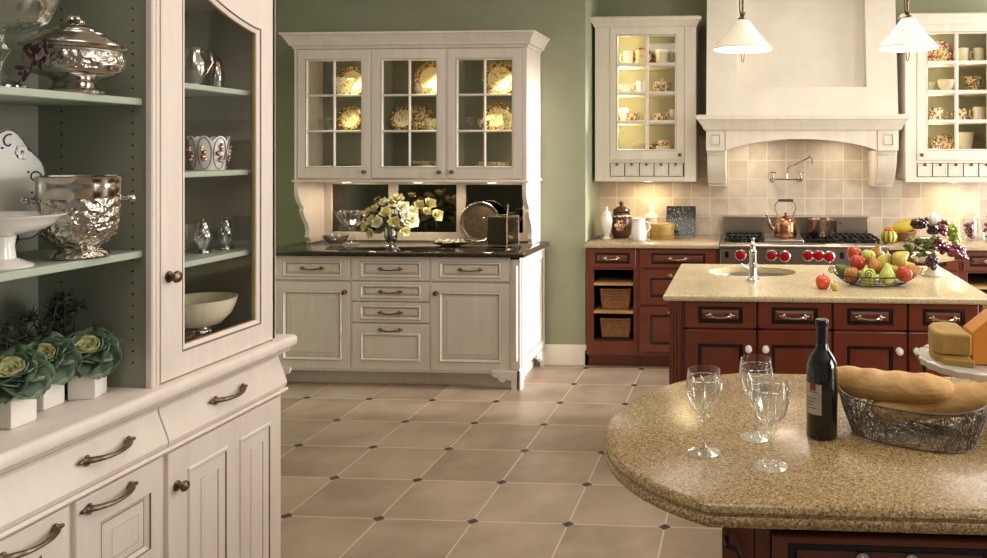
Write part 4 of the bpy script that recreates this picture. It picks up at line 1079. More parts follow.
# ---- fruit
def pear_mesh(m, R, m_=0):
    m.lathe([(0, 0), (R*.5, R*.05), (R*.85, R*.35), (R, R*.8), (R*.9, R*1.25), (R*.62, R*1.7), (R*.42, R*2.05), (R*.3, R*2.3), (R*.12, R*2.42), (0, R*2.42)], 20, m=m_)
    return m
def apple_mesh(m, R):
    m.lathe([(0, R*.18), (R*.25, R*.04), (R*.55, 0), (R*.85, R*.3), (R, R*.85), (R*.93, R*1.3), (R*.65, R*1.68), (R*.3, R*1.75), (R*.1, R*1.62), (0, R*1.55)], 22)
    return m
FR = {}
def fruit(kind, skin, R, pos, tilt, label, group='fruit in the black wire bowl'):
    k = (kind, skin)
    o = root(kind, label, 'fruit', group)
    (pear_mesh if kind == 'pear' else apple_mesh)(MB(), R).build('skin', skin, o, sharp=70)
    MB().tube([(0, 0, R*(2.4 if kind == 'pear' else 1.58)), (.002, .001, R*(2.55 if kind == 'pear' else 1.8)), (.006, .002, R*(2.75 if kind == 'pear' else 2.0))], [.0018, .0015, .002], 6).build('stem', 'stem_brown', o)
    return move(o, pos, tilt)
# bowl centre
FX, FYc = gz(879.5, 289, .92); FYc += .13; 
fb = thing('fruit_bowl', (FX, FYc, .92), 'shallow black wire bowl heaped with fruit on the island countertop', 'bowl')
m = MB()
FRX, FRY = .205, .145
def fbp(t, h): # h 0..1
    k = .55+.45*h**.8
    return (FX+FRX*k*math.cos(t), FYc+FRY*k*math.sin(t), .9235+.052*h**1.5)
for h, r in ((1, .003), (0.02, .0025), (.45, .0012), (.75, .0012)): m.tube([fbp(2*PI*i/48, h) for i in range(48)], r, 6, closed=True)
m.build('rim', 'iron', fb)
m = MB()
for i in range(48): 
    t = 2*PI*i/48; m.tube([fbp(t, j/5) for j in range(6)], .0011, 4)
for i in range(9): m.tube([(FX-FRX*.5+FRX*i/8, FYc-.075, .9235), (FX-FRX*.5+FRX*i/8, FYc+.075, .9235)], .0012, 4)
m.build('wire', 'iron', fb)
def scroll(m, cx_, cy_, cz_, s, yaw=0):
    pts = []
    for i in range(30):
        a = i/29*3.4*PI; r = s*(1-i/36); pts.append((cx_+r*math.cos(a+.5)*math.cos(yaw), cy_+r*math.cos(a+.5)*math.sin(yaw), cz_+r*math.sin(a+.5)))
    m.tube(pts, .0025, 6)
m = MB(); scroll(m, FX-.055, FYc-FRY-.004, .993, .022); scroll(m, FX+FRX+.012, FYc-.02, .99, .018); scroll(m, FX-FRX-.012, FYc+.01, .99, .018)
m.build('scroll', 'iron', fb)
Fd = [ # kind, skin, R, px, py(centre), dy, tilt, label
 ('apple','apple_green',.036,866,278,-.075,(.2,.1,0),'pale green apple behind the wire scroll at the front of the fruit bowl'),
 ('pear','apple_green',.036,888,276,-.08,(-.15,.1,.3),'big green pear at the front centre of the fruit bowl'),
 ('apple','apple_red',.035,904,279,-.06,(.1,.4,.3),'red and yellow apple front right in the fruit bowl'),
 ('apple','pear_red',.034,853,278,-.05,(.1,-.2,0),'dull red green apple at the front left of the fruit bowl'),
 ('pear','pear_red',.034,877,266,-.025,(-.35,-.1,.5),'blushing red pear above the green ones in the fruit bowl'),
 ('apple','apple_red',.036,858,262,-.0,(.1,.2,0),'shiny red apple at the left of the fruit heap'),
 ('apple','apple_red',.033,857,253,.07,(.1,.1,.4),'small red apple at the back left of the fruit heap'),
 ('apple','apple_green',.033,869,255,.06,(.1,.1,.4),'green and red apple at the back of the fruit heap beside a red one'),
 ('pear','pear_red',.031,876,254,.085,(.3,.2,0),'brownish red pear standing at the back of the fruit heap'),
 ('pear','pear_yellow',.033,886,260,.03,(.2,.6,0),'tall yellow green pear peaking in the middle of the fruit heap'),
 ('pear','pear_yellow',.034,899,262,.02,(.1,1.0,.4),'plump golden pear lying right of the peak of the heap'),
 ('apple','pear_yellow',.028,894,270,-.03,(.1,.1,0),'small yellow apple low in the middle right of the fruit bowl'),
 ('pear','pear_yellow',.031,911,266,.02,(.2,1.25,-.3),'yellow pear lying at the far right of the fruit bowl'),
 ('pear','pear_red',.030,914,274,-.01,(.1,1.2,.1),'small russet pear resting on the right rim of the fruit bowl'),
 ('pear','leaf_green',.033,846,275,-.0,(.1,-1.0,.2),'dark green pear lying at the left rim of the fruit bowl'),
]
cen = []
for kind, skin, Rr, px, py, dy, tilt, lab in Fd:
    Y = FYc+dy; X, Z = gy(px, py+1, Y); Rr *= 1.17; cen.append([Vector((X, Y, Z)), Rr*(1.12 if kind == 'pear' else .97)])
for it_ in range(200):      # let the fruit settle against each other and the bowl floor
    for i in range(len(cen)):
        for j in range(i+1, len(cen)):
            d = cen[j][0]-cen[i][0]; L = d.length; o_ = cen[i][1]+cen[j][1]-L
            if o_ > 0: d = d/max(L, 1e-6); cen[i][0] -= d*o_*.25; cen[j][0] += d*o_*.25
        c_ = cen[i][0]; rad = math.hypot((c_.x-FX)/FRX, (c_.y-FYc)/FRY)
        lim = .9
        if rad > lim: c_.x = FX+(c_.x-FX)*lim/rad; c_.y = FYc+(c_.y-FYc)*lim/rad
        fl_ = .928+max(0, min(1, (rad-.55)/.45))*.03
        if c_.z < fl_+cen[i][1]: c_.z = fl_+cen[i][1]
for (kind, skin, Rr, px, py, dy, tilt, lab), (cc, _r) in zip(Fd, cen):
    Rr *= 1.17; hh = Rr*(1.1 if kind == 'pear' else .87)
    E3 = Matrix.Rotation(tilt[2], 3, 'Z') @ Matrix.Rotation(tilt[1], 3, 'Y') @ Matrix.Rotation(tilt[0], 3, 'X')
    off = E3 @ Vector((0, 0, hh))
    fruit(kind, skin, Rr, (cc.x-off.x, cc.y-off.y, cc.z-off.z), tilt, lab)
x, y = gz(823, 289, .92)
fruit('tomato', 'tomato', .037, (x, y+.01, .921), (0,0,.2), 'ripe orange red tomato lying alone left of the fruit bowl', None)
x, y = gz(835, 291, .92)
fruit('apricot', 'pear_yellow', .021, (x, y+.01, .921), (0,0,1.2), 'small yellow apricot touching the tomato on the island countertop', None)

# ---- tiered stand with grapes
TX, TY = gz(934, 275, .92)
ts = thing('tiered_stand', (TX, TY, .92), 'two tier white ceramic stand covered in grapes on the island countertop', 'stand')
MB().lathe([(0, .921), (.068, .921), (.07, .925), (.058, .932), (.035, .95), (.022, .972), (.02, .99), (.03, 1.003), (0, 1.004)], 30, (TX, TY, 0)).build('foot', 'white_porcelain', ts, sharp=60)
MB().lathe([(0, 1.003), (.06, 1.004), (.12, 1.02), (.135, 1.032), (.138, 1.03), (.122, 1.012), (.06, .998), (0, .998)], 40, (TX, TY, 0)).build('lower_bowl', 'cream_ceramic', ts, sharp=60)
MB().lathe([(0, 1.0), (.012, 1.0), (.012, 1.085), (0, 1.085)], 14, (TX, TY, 0)).build('column', 'white_porcelain', ts)
MB().lathe([(0, 1.085), (.04, 1.086), (.066, 1.10), (.074, 1.118), (.077, 1.116), (.069, 1.094), (.04, 1.078), (0, 1.076)], 36, (TX, TY, 0)).build('upper_bowl', 'cream_ceramic', ts, sharp=60)
MB().lathe([(0, 1.085), (.011, 1.085), (.011, 1.16), (.022, 1.165), (.022, 1.175), (.012, 1.18), (.016, 1.19), (.026, 1.2), (.03, 1.215), (.028, 1.235), (.018, 1.252), (.008, 1.262), (0, 1.264)], 20, (TX, TY, 0), mod=lambda t, r, z: 1+(.1*math.sin(8*t) if z > 1.19 else 0)).build('pineapple_finial', 'white_porcelain', ts)
def grapes(c, n, spread, mat, label, r=.0125, hang=(0,0,0)):
    t = thing('grape_bunch', c, label, 'grapes', 'grape bunches on the two tier stand')
    m = MB(); n = int(n*2.3); spread = tuple(s_*1.3 for s_ in spread)
    for i in range(n):
        u = (i+.5)/n; a = R_.uniform(0, 6.28); q = (1-u*.6)*math.sqrt(R_.uniform(.1, 1))
        p = (c[0]+hang[0]*u+spread[0]*q*math.cos(a), c[1]+hang[1]*u+spread[1]*q*math.sin(a), c[2]+hang[2]*u+spread[2]*R_.uniform(-1, 1)*(1-u*.5))
        m.ball(p, r*R_.uniform(.9, 1.1), 10, 7)
    m.build('berries', mat, t)
    MB().tube([(c[0], c[1], c[2]+spread[2]+.012), c, (c[0]+hang[0]*.7, c[1]+hang[1]*.7, c[2]+hang[2]*.7)], .002, 5).build('stalk', 'stem_brown', t)
def gpt(px, py, dy): X, Z = gy(px, py, TY+dy); return (X, TY+dy, Z)
grapes(gpt(919, 224, -.02), 26, (.035, .03, .022), 'grape_dark', 'dark purple grape bunch on the upper bowl, left of the finial')
grapes(gpt(933, 229, -.055), 16, (.022, .02, .02), 'grape_dark', 'dark grape bunch over the front of the upper bowl')
grapes(gpt(942, 226, -.03), 16, (.02, .02, .024), 'grape_red', 'red grape bunch on the upper bowl, right of the finial', hang=(.0, -.02, -.03))
grapes(gpt(952, 228, .0), 26, (.026, .025, .02), 'grape_green', 'green grape bunch hanging over the right side of the upper bowl', hang=(.02, -.02, -.07))
grapes(gpt(938, 242, -.08), 14, (.02, .016, .03), 'grape_red', 'red grape bunch hanging from the upper bowl down to the lower one')
grapes(gpt(947, 247, -.06), 40, (.04, .03, .018), 'grape_red', 'long red grape bunch trailing over the right side of the lower bowl', hang=(.075, -.05, -.055))
grapes(gpt(932, 258, -.13), 18, (.03, .012, .012), 'grape_dark', 'dark grape bunch hanging over the front rim of the lower bowl', hang=(0, -.005, -.05))
grapes(gpt(954, 249, .03), 14, (.04, .02, .016), 'grape_dark', 'dark purple grape bunch at the back right of the lower bowl', hang=(.04, .0, -.02))
m = MB()
for i in range(80):
    c = gpt(R_.uniform(906, 934), R_.uniform(238, 257), R_.uniform(-.10, .02)); s = R_.uniform(.014, .026); ang = R_.uniform(0, 6.28); ti = R_.uniform(-.9, .9)
    E3 = Matrix.Rotation(ang, 3, 'Z') @ Matrix.Rotation(ti, 3, 'X') 
    k = len(m.v); pp = []
    for j in range(10):
        a = 2*PI*j/10; rad = s*(1 if j % 2 == 0 else .62); p = E3 @ Vector((rad*math.cos(a), rad*math.sin(a), .004*math.sin(3*a))); pp.append((c[0]+p.x, c[1]+p.y, c[2]+p.z))
    ctr = m.vert(c); ids = [m.vert(p) for p in pp]
    for j in range(10): m.face((ctr, ids[j], ids[(j+1) % 10]))
o = m.build('leaf_cluster', 'leaf_green', None, thick=.001); tag(o, 'loose mass of green vine leaves on the left of the lower bowl', 'leaves', kind='stuff')

# ---- things on the range wall counters
def lathe_thing(name, mat, prof, loc, label, cat, n=28, group=None, mod=None, parts=(), **k):
    t = thing(name, loc, label, cat, group)
    for nm, mt, pr in ((('body', mat, prof),)+tuple(parts)):
        MB().lathe(pr, n, mod=mod).build(nm, mt, t, sharp=55) if False else _lp(nm, mt, pr, t, n, mod)
    return t
def _lp(nm, mt, pr, t, n, mod):
    w = W[t]; return MB().lathe([(r, z) for r, z in pr], n, tuple(w), mod=mod).build(nm, mt, t, sharp=55)
def cpt(px, Y=None, py=236):
    if Y is None: return on(px, py, .92)
    return (ax(px, Y), Y, .9205)
lathe_thing('urn', 'white_porcelain', [(0,0),(.034,0),(.036,.006),(.022,.018),(.02,.03),(.034,.06),(.043,.10),(.046,.14),(.043,.165),(.036,.18)], cpt(606.5, 5.98), 'slender white lidded urn at the far left of the range wall counter', 'jar',
    parts=[('lid', 'white_porcelain', [(.038,.18),(.038,.19),(.03,.205),(.014,.215),(.008,.225),(.012,.235),(.01,.245),(0,.25)])])
t = lathe_thing('cookie_jar', 'brown_ceramic', [(0,0),(.062,0),(.07,.01),(.082,.05),(.085,.10),(.08,.15),(.07,.185),(.06,.2)], cpt(621.5, 6.10), 'big brown ceramic cookie jar with a painted flower and knobbed lid', 'jar',
    parts=[('lid', 'brown_ceramic', [(.066,.2),(.072,.207),(.066,.218),(.04,.235),(.022,.242),(.012,.25),(.018,.262),(.02,.272),(.01,.284),(0,.286)])])
w_ = W[t]; m = MB()
for i in range(6):
    a = 2*PI*i/6; m.ball((w_.x+.027*math.cos(a), w_.y-.082, w_.z+.10+.03*math.sin(a)), (.016,.004,.016), 10, 6)
m.ball((w_.x, w_.y-.084, w_.z+.10), (.012,.005,.012), 10, 6); m.lathe([(.084,.165),(.0865,.17),(.079,.178),(.076,.176)], 28, tuple(w_)); m.build('painted_flower', 'cup_floral', t)
t = lathe_thing('pitcher', 'white_porcelain', [(0,0),(.05,0),(.056,.012),(.06,.05),(.056,.09),(.047,.13),(.046,.15),(.055,.165),(.053,.166),(.044,.15),(.044,.13),(.05,.09),(0,.03)], cpt(639, 5.93), 'white ceramic pitcher embossed with leaves, in front of the canisters', 'pitcher')
w_ = W[t]; m = MB(); m.tube([(w_.x+.046, w_.y, w_.z+.14), (w_.x+.08, w_.y, w_.z+.13), (w_.x+.085, w_.y, w_.z+.09), (w_.x+.056, w_.y, w_.z+.055)], .006, 8); m.build('handle', 'white_porcelain', t)
t = lathe_thing('canister', 'white_porcelain', [(0,0),(.05,0),(.054,.01),(.052,.10),(.05,.14)], cpt(651.5, 6.22), 'white canister with a figured knob standing behind the yellow round box', 'jar',
    parts=[('lid', 'cream_ceramic', [(.056,.14),(.058,.15),(.046,.172),(.03,.18),(.022,.195),(.028,.21),(.02,.23),(.008,.245),(0,.25)])])
lathe_thing('round_box', 'wood_box', [(0,0),(.094,0),(.095,.004),(.095,.085),(0,.085)], cpt(662, 6.05), 'shallow yellow wooden round box with a lid on the left counter', 'box',
    parts=[('lid', 'wood_box', [(.098,.078),(.0985,.112),(.096,.116),(0,.116)]), ('band', 'gold_line', [(.0955,.03),(.0965,.032),(.0965,.038),(.0955,.04)])])
x0, x1 = ax(666, 6.22), ax(695.5, 6.22)
t = thing('framed_panel', ((x0+x1)/2, 6.24, .92), 'square black crackled decorative panel leaning on the tile wall', 'panel')
sl = lambda p: (p[0], p[1]+(p[2]-.921)*.25, p[2])
m = MB(sl); m.rings(x0, x1, .921, 1.155, 6.21, .015, [(0,0,0,0), (.008,.008,0,0), (.01,.01,.003,0)]); m.build('panel_face', 'black_crackle', t)
# salt pot etc near range left
# kettle
kx = ax(785.5, 5.98)
kt = thing('kettle', (kx, 5.98, .945), 'copper tea kettle with a tall steel handle on the range griddle', 'kettle')
c = (kx, 5.98, .9455)
MB().lathe([(0,0),(.078,0),(.083,.006),(.085,.05),(.082,.10),(.07,.13),(.045,.145),(.03,.15)], 36, c).build('body', 'copper', kt, sharp=60)
MB().lathe([(.034,.146),(.036,.152),(.02,.16),(.008,.164),(.008,.172),(.013,.18),(0,.186)], 24, c).build('lid', 'copper', kt)
MB().tube([(c[0]-.075, c[1], c[2]+.05), (c[0]-.11, c[1], c[2]+.075), (c[0]-.125, c[1], c[2]+.12), (c[0]-.14, c[1], c[2]+.165), (c[0]-.165, c[1], c[2]+.175)], [.018,.014,.011,.009,.009], 12).build('spout', 'nickel', kt)
m = MB(); m.tube([(c[0]-.058, c[1], c[2]+.13), (c[0]-.058, c[1], c[2]+.16), (c[0]-.08, c[1], c[2]+.21), (c[0]-.075, c[1], c[2]+.25), (c[0]-.05, c[1], c[2]+.275), (c[0]+.05, c[1], c[2]+.275), (c[0]+.075, c[1], c[2]+.25), (c[0]+.08, c[1], c[2]+.21), (c[0]+.058, c[1], c[2]+.16), (c[0]+.058, c[1], c[2]+.13)], .0055, 8)
h = m.build('handle', 'steel_dark', kt); MB().tube([(c[0]-.058, c[1], c[2]+.277), (c[0]+.058, c[1], c[2]+.277)], .011, 10).build('grip', 'kettle_grip', h)
kx = ax(822.5, 5.98)
pt = thing('saucepan', (kx, 5.98, .954), 'wide copper saucepan on the right burner of the range', 'pan')
c = (kx, 5.98, .9535)
MB().lathe([(0,0),(.10,0),(.108,.008),(.11,.125),(.113,.128),(.107,.128),(.104,.012),(0,.008)], 40, c).build('body', 'pan_copper', pt, sharp=50)
m = MB(); m.tube([(c[0]+.105, c[1]-.01, c[2]+.09), (c[0]+.14, c[1]-.02, c[2]+.10), (c[0]+.145, c[1]+.03, c[2]+.10), (c[0]+.11, c[1]+.04, c[2]+.09)], .006, 8); m.build('handle', 'bronze', pt)
# pot filler
fx0, fx1 = ax(771.5, 6.3), ax(801.6, 6.3)
pf = thing('pot_filler', ((fx0+fx1)/2, 6.33, 1.36), 'chrome pot filler faucet on the tile wall under the hood', 'faucet')
zb = gy(785, 179.5, 6.29)[1]; m = MB(); yb = 6.27; xm = (fx0+fx1)/2
m.tube([(fx0, yb, zb), (fx1, yb, zb)], .008, 10)
for x in (fx0+.01, fx1-.01):
    m.lathe([(.022, 0), (.022, .006), (.010, .01), (.009, .058)], 16, (x, RY-.013, zb), axis='-y'); m.lathe([(.007, 0), (.012, .01), (.012, .03), (.007, .035), (.007, .05)], 12, (x, yb, zb)); m.tube([(x-.025, yb, zb+.055), (x+.025, yb, zb+.055)], .005, 8); m.ball((x, yb, zb+.055), .009, 8, 6)
m.build('bridge', 'chrome', pf)
x2, z2 = gy(810, 157, 6.2); m = MB(); m.tube([(xm+.0, yb, zb), (xm, yb, zb+.07), (xm+.005, yb-.005, zb+.085), (x2, 6.2, z2), (x2+.012, 6.2, z2-.004), (x2+.016, 6.2, z2-.03), (x2+.018, 6.2, z2-.055)], [.008,.008,.008,.006,.006,.006,.009], 10); m.ball((x2, 6.2, z2+.006), .01, 8, 6)
m.build('spout', 'chrome', pf)
# right counter: squashes, basket, glass jar
x, y, z = cpt(889, 5.84)
sq = thing('acorn_squash', (x, y, z), 'round squash with green and yellow stripes beside the range', 'squash')
m = MB(); m.lathe([(0,.0),(.03,.0),(.052,.02),(.058,.048),(.05,.078),(.03,.094),(0,.09)], 60, (x, y, z), mod=lambda t, r, z: 1+.06*abs(math.sin(5*t))); 
o = m.build('skin', ['squash_yellow', 'leaf_green'], sq, sharp=70)
for p in o.data.polygons:
    t = math.atan2(p.center.y, p.center.x) % (2*PI)
    if abs(((t*10/(2*PI)) % 1)-.0) < .28 or abs(((t*10/(2*PI)) % 1)-1) < .18: p.material_index = 1
MB().lathe([(.03,.085),(.036,.10),(.02,.115),(0,.118)], 14, (x, y, z)).build('crown', 'squash_orange', sq)
x, y, z = cpt(903, 6.0)
b = thing('wicker_basket', (x, y, z), 'round dark wicker bowl basket under the yellow crookneck squash', 'basket')
m = MB()
for i in range(7): 
    h = i/6; m.tube([((x+(.06+.04*h)*math.cos(2*PI*k/28)), y+(.06+.04*h)*math.sin(2*PI*k/28), z+.006+.065*h) for k in range(28)], .006, 6, closed=True)
m.lathe([(0, .002), (.055, .004), (.095, .07)], 24, (x, y, z)); m.build('woven_body', 'wicker', b)
m = MB(); pts = [(x-.10, y-.02, z+.085), (x-.06, y-.02, z+.092), (x-.01, y-.015, z+.10), (x+.05, y-.01, z+.118), (x+.10, y, z+.15), (x+.115, y, z+.158)]
t = thing('crookneck_squash', (x-.02, y-.02, z+.055), 'long yellow crookneck squash lying on the wicker bowl', 'squash')
m.tube(pts, [.012, .042, .05, .046, .034, .018], 16); m.build('skin', 'squash_yellow', t, sharp=80, subd=1)
MB().tube([(x+.113, y, z+.157), (x+.13, y, z+.166)], .006, 6).build('stem', 'stem_brown', t)
for i, (px, dy, col_, lab) in enumerate(((958, 0, 'a', 'tall clear glass canister at the far right on the counter, its left one'), (984, .02, 'b', 'tall clear glass canister with a round lid, cut by the right photo edge'))):
    x, y, z = cpt(970 if i == 0 else 989, 6.1+dy)
    t = thing('glass_canister', (x, y, z), lab, 'jar', 'glass canisters on the right counter')
    MB().lathe([(0,.002),(.058,.002),(.062,.01),(.062,.15),(.052,.165),(.05,.175)], 28, (x, y, z)).build('glass_body', 'crystal', t, sharp=60)
    MB().lathe([(.055,.175),(.055,.183),(.03,.195),(.012,.2),(.02,.215),(.018,.23),(0,.238)], 24, (x, y, z)).build('lid', 'crystal', t, sharp=60)
    m = MB()
    for k in range(34): a = R_.uniform(0, 6.28); q = .042*math.sqrt(R_.random()); m.ball((x+q*math.cos(a), y+q*math.sin(a), z+.02+.11*R_.random()), R_.uniform(.009, .014), 8, 6)
    o = m.build('filling', 'grape_red', t); o['kind'] = 'stuff'

# ---- things on the hutch top
HZ = .9215
x, y = gz(352, 243.5, .92)
t = thing('crystal_compote', (x, y, HZ), 'tall footed cut crystal compote bowl left of the flowers on the hutch', 'bowl')
fl = lambda t_, r, z: 1+(.05*math.sin(16*t_) if z > .155 else 0)
MB().lathe([(0,.001),(.055,.001),(.057,.005),(.035,.014),(.016,.035),(.011,.06),(.012,.09),(.02,.10),(.022,.11),(.014,.12)], 32, (x, y, HZ)).build('stem', 'crystal', t, sharp=60)
MB().lathe([(.014,.12),(.04,.127),(.075,.155),(.10,.195),(.11,.235),(.106,.235),(.096,.198),(.07,.16),(.036,.134),(0,.13)], 64, (x, y, HZ), mod=lambda t_, r, z: 1+(.03*math.sin(20*t_) if z > .15 else 0)).build('bowl', 'cut_crystal', t, sharp=30)
x, y = gz(336, 245, .92)
t = thing('crystal_bowl', (x, y, HZ), 'low cut crystal bowl of cream blossoms at the left end of the hutch top', 'bowl')
MB().lathe([(0,.001),(.04,.001),(.045,.01),(.07,.035),(.09,.07),(.086,.07),(.065,.038),(.035,.014),(0,.01)], 48, (x, y, HZ), mod=lambda t_, r, z: 1+.04*math.sin(16*t_)).build('body', 'cut_crystal', t, sharp=40)
def blossom(parent, c, s, mat, mat2='petal_yellow', n=14, seed=0):
    r = random.Random(seed); m = MB()
    for i in range(n):
        ring = i/n; a = i*2.4+r.uniform(-.3, .3); open_ = .25+1.0*ring; L = s*(.55+.5*ring); wd = s*(.38+.28*ring)
        d = Vector((math.cos(a), math.sin(a), 0)); sd = Vector((-math.sin(a), math.cos(a), 0))
        def fn(u, v):
            w_ = (v-.5)*2; e = math.sin(PI*min(1, u*.8+.12))
            p = d*(L*math.sin(open_)*u+.02*s)+Vector((0,0,1))*(L*math.cos(open_)*u+ s*.12*math.cos(w_*1.4)*u)+sd*wd*w_*e+d*(-.12*s*w_*w_*u)
            return Vector(c)+p
        m.grid(fn, 5, 4, 0 if ring > .3 else 1)
    return m.build('petals', [mat, mat2], parent, sharp=80)
for i, (dx, dy, mt) in enumerate(((-.03, .01, 'petal_cream'), (.025, -.02, 'petal_yellow'), (.03, .03, 'petal_cream'))):
    f = thing('flower', (x+dx, y+dy, HZ+.03), ['cream flower head in the low crystal bowl, on its left', 'yellow flower head at the front of the low crystal bowl', 'cream flower head in the low crystal bowl, at the back right'][i], 'flower', 'flower heads in the low crystal bowl')
    blossom(f, (x+dx, y+dy, HZ+.035), .035, mt, seed=i)
# silver vase + flowers
x, y = gz(391, 246.5, .92); VX, VY = x, y
t = thing('silver_vase', (x, y, HZ), 'small silver footed vase holding the yellow bouquet on the hutch', 'vase')
MB().lathe([(0,.001),(.036,.001),(.036,.006),(.022,.014),(.018,.022),(.03,.035),(.044,.06),(.048,.09),(.046,.12),(.05,.135),(.047,.135),(.042,.12),(.044,.09),(0,.05)], 36, (x, y, HZ)).build('body', 'silver', t, sharp=60)
Fl = [(398, 199, .0, 1.1, 'petal_yellow'), (386, 212, -.08, 1.1, 'petal_yellow'), (403, 207, -.05, 1.15, 'petal_cream'), (410, 220, -.09, 1.5, 'petal_cream'), (375, 208, -.02, .9, 'petal_yellow'), (368, 212, -.03, .9, 'petal_yellow'),
      (378, 222, -.1, 1.1, 'petal_cream'), (401, 223, -.1, 1.0, 'petal_yellow'), (365, 226, -.03, .95, 'petal_yellow'), (371, 233, -.06, 1.0, 'petal_yellow'), (419, 205, .02, 1.0, 'petal_yellow'), (430, 203, .03, 1.05, 'petal_yellow'),
      (437, 215, .02, 1.1, 'petal_yellow'), (412, 195, .06, .7, 'petal_russet'), (424, 214, .05, .8, 'petal_russet'), (392, 202, .03, .9, 'petal_yellow'), (405, 231, -.06, .9, 'petal_yellow'), (377, 200, .04, .8, 'petal_russet'), (362, 217, .02, .8, 'petal_russet'), (394, 222, -.12, 1.0, 'petal_yellow'), (384, 202, -.02, .9, 'petal_cream'), (413, 211, -.03, 1.0, 'petal_yellow'), (371, 220, -.08, .9, 'petal_yellow'), (406, 215, -.11, 1.0, 'petal_cream'), (427, 211, .0, .8, 'petal_yellow')]
gl = {'petal_yellow': ('pale yellow flower in the silver vase bouquet on the hutch', 'pale yellow flowers of the bouquet'), 'petal_cream': ('large white cream flower in the silver vase bouquet on the hutch', 'white cream flowers of the bouquet'), 'petal_russet': ('small russet brown bud in the silver vase bouquet on the hutch', 'russet buds of the bouquet')}
base = Vector((VX, VY, HZ+.12))
for i, (px, py, dy, s, mt) in enumerate(Fl):
    X, Z = gy(px, py, VY+dy); c = Vector((X, VY+dy, Z)); d = (c-base).normalized()
    f = root('flower', gl[mt][0], 'flower', gl[mt][1])
    bl = blossom(f, (0,0,-.01), .05*s, mt, 'petal_yellow', seed=i)
    q = Vector((0,0,1)).rotation_difference((d+Vector((0,-.7,.1))).normalized()).to_matrix()
    me = bl.data
    for v in me.vertices: v.co = q @ v.co
    bl_off = base-c
    m = MB(); m.tube([(0,0,0), tuple(bl_off*.5+Vector((0,0,.02))), tuple(bl_off+Vector((R_.uniform(-.02,.02), R_.uniform(-.02,.02), -.05)))], .002, 5); m.build('stem', 'leaf_dark', f)
    m = MB()
    for k in range(3):
        a = R_.uniform(0, 6.28); p = bl_off*R_.uniform(.15, .6); dd = Vector((math.cos(a), math.sin(a)*.6, R_.uniform(-.3, .5))).normalized(); L = .05*s
        def fn(u, v): return p+dd*L*u+dd.cross(Vector((0,1,0))).normalized()*.011*(v-.5)*2*math.sin(PI*min(.97, u+.08))
        m.grid(fn, 4, 2)
    m.build('leaf', 'leaf_dark', f)
    f.location = c
# glass tumbler behind the flowers, fallen leaf dish, tray, ice bucket
x, y = gz(450, 246, .92)
t = thing('shell_dish', (x, y, HZ), 'dark leaf shaped dish heaped with white shell pieces, before the round tray', 'dish')
m = MB(); m.lathe([(0,.001),(.05,.001),(.09,.012),(.125,.026),(.12,.028),(.085,.016),(0,.008)], 40, (0,0,0), mod=lambda t_, r, z: 1+.08*math.sin(7*t_)+.25*math.cos(2*t_)); m.v = [(p[0]+x, p[1]*.6+y, p[2]+HZ) for p in m.v]; m.build('leaf_dish', 'clay_tray', t, sharp=60)
m = MB()
for i in range(34):
    a = R_.uniform(0, 6.28); q = R_.uniform(.01, .09); E3 = Matrix.Rotation(R_.uniform(0, 3), 3, 'Z') @ Matrix.Rotation(R_.uniform(-.5, .5), 3, 'Y')
    m.ball((x+q*1.2*math.cos(a), y+q*.6*math.sin(a), HZ+.022+.02*R_.random()), (R_.uniform(.012, .026), .006, .004), 8, 5, rot=E3)
o = m.build('shell_pieces', 'petal_cream', t); o['kind'] = 'stuff'
x, y = gz(481, 241, .92)[0], 5.70
X, Z = gy(481, 217, 5.70); 
t = thing('round_tray', (X, 5.70, HZ), 'large round hammered metal tray with a beaded rim leaning on the mirror', 'tray')
Rt = .152; tl = .22
Tt = lambda p: (X+p[0], 5.672+p[1]*math.cos(tl)+(p[2])*math.sin(tl), HZ+Rt*math.cos(tl)+.002+p[2]*math.cos(tl)-p[1]*math.sin(tl))
m = MB(Tt); m.lathe([(0, .0),(Rt*.8, .0),(Rt*.84, .006),(Rt*.99, .01),(Rt*.99, .004),(Rt*.8,-.006),(0,-.006)], 60, axis='-y'); m.build('plate', 'clay_tray', t, sharp=40)
m = MB(Tt)
for i in range(44): a = 2*PI*i/44; m.ball((Rt*.95*math.cos(a), -.009, Rt*.95*math.sin(a)), .0095, 8, 6)
m.build('beaded_rim', 'silver', t)
x, y = gz(503, 246.5, .92)
t = thing('ice_bucket', (x, y, HZ), 'square mirrored silver ice bucket with curled handles at the right of the hutch top', 'bucket')
s = .098; m = MB(); m.prism([(x-s, y-s*.55), (x+s*.55, y-s*.9), (x+s, y+s*.5), (x-s*.5, y+s*.8)][::1], HZ+.008, HZ+.215); m.build('body', 'bucket_metal', t, bevel=.003)
m = MB(); 
pl4 = [(x-s, y-s*.55), (x+s*.55, y-s*.9), (x+s, y+s*.5), (x-s*.5, y+s*.8)]
for zz in (HZ+.012, HZ+.212): m.tube([(p[0], p[1], zz) for p in pl4], .006, 8, closed=True)
for p in pl4: m.ball((p[0], p[1], HZ+.006), .0065, 8, 6); m.tube([(p[0], p[1], HZ+.01), (p[0], p[1], HZ+.213)], .004, 6)
m.build('corner_bead', 'silver', t)
for sx, px_, py_ in ((-1, x-s, y-s*.55), (1, x+s, y+s*.4)):
    MB().tube([(px_, py_, HZ+.19), (px_+sx*.02, py_, HZ+.185), (px_+sx*.034, py_, HZ+.195), (px_+sx*.03, py_, HZ+.207), (px_+sx*.018, py_, HZ+.2)], .004, 8).build('handle', 'silver', t)
m = MB(); m.tube([(x+.02, y+.0, HZ+.10), (x+.035, y, HZ+.28), (x+.032, y, HZ+.285)], .004, 8); m.ball((x+.035, y, HZ+.285), (.009, .009, .014), 8, 6); m.tube([(x+.03, y, HZ+.24), (x+.075, y+.01, HZ+.235)], .003, 6)
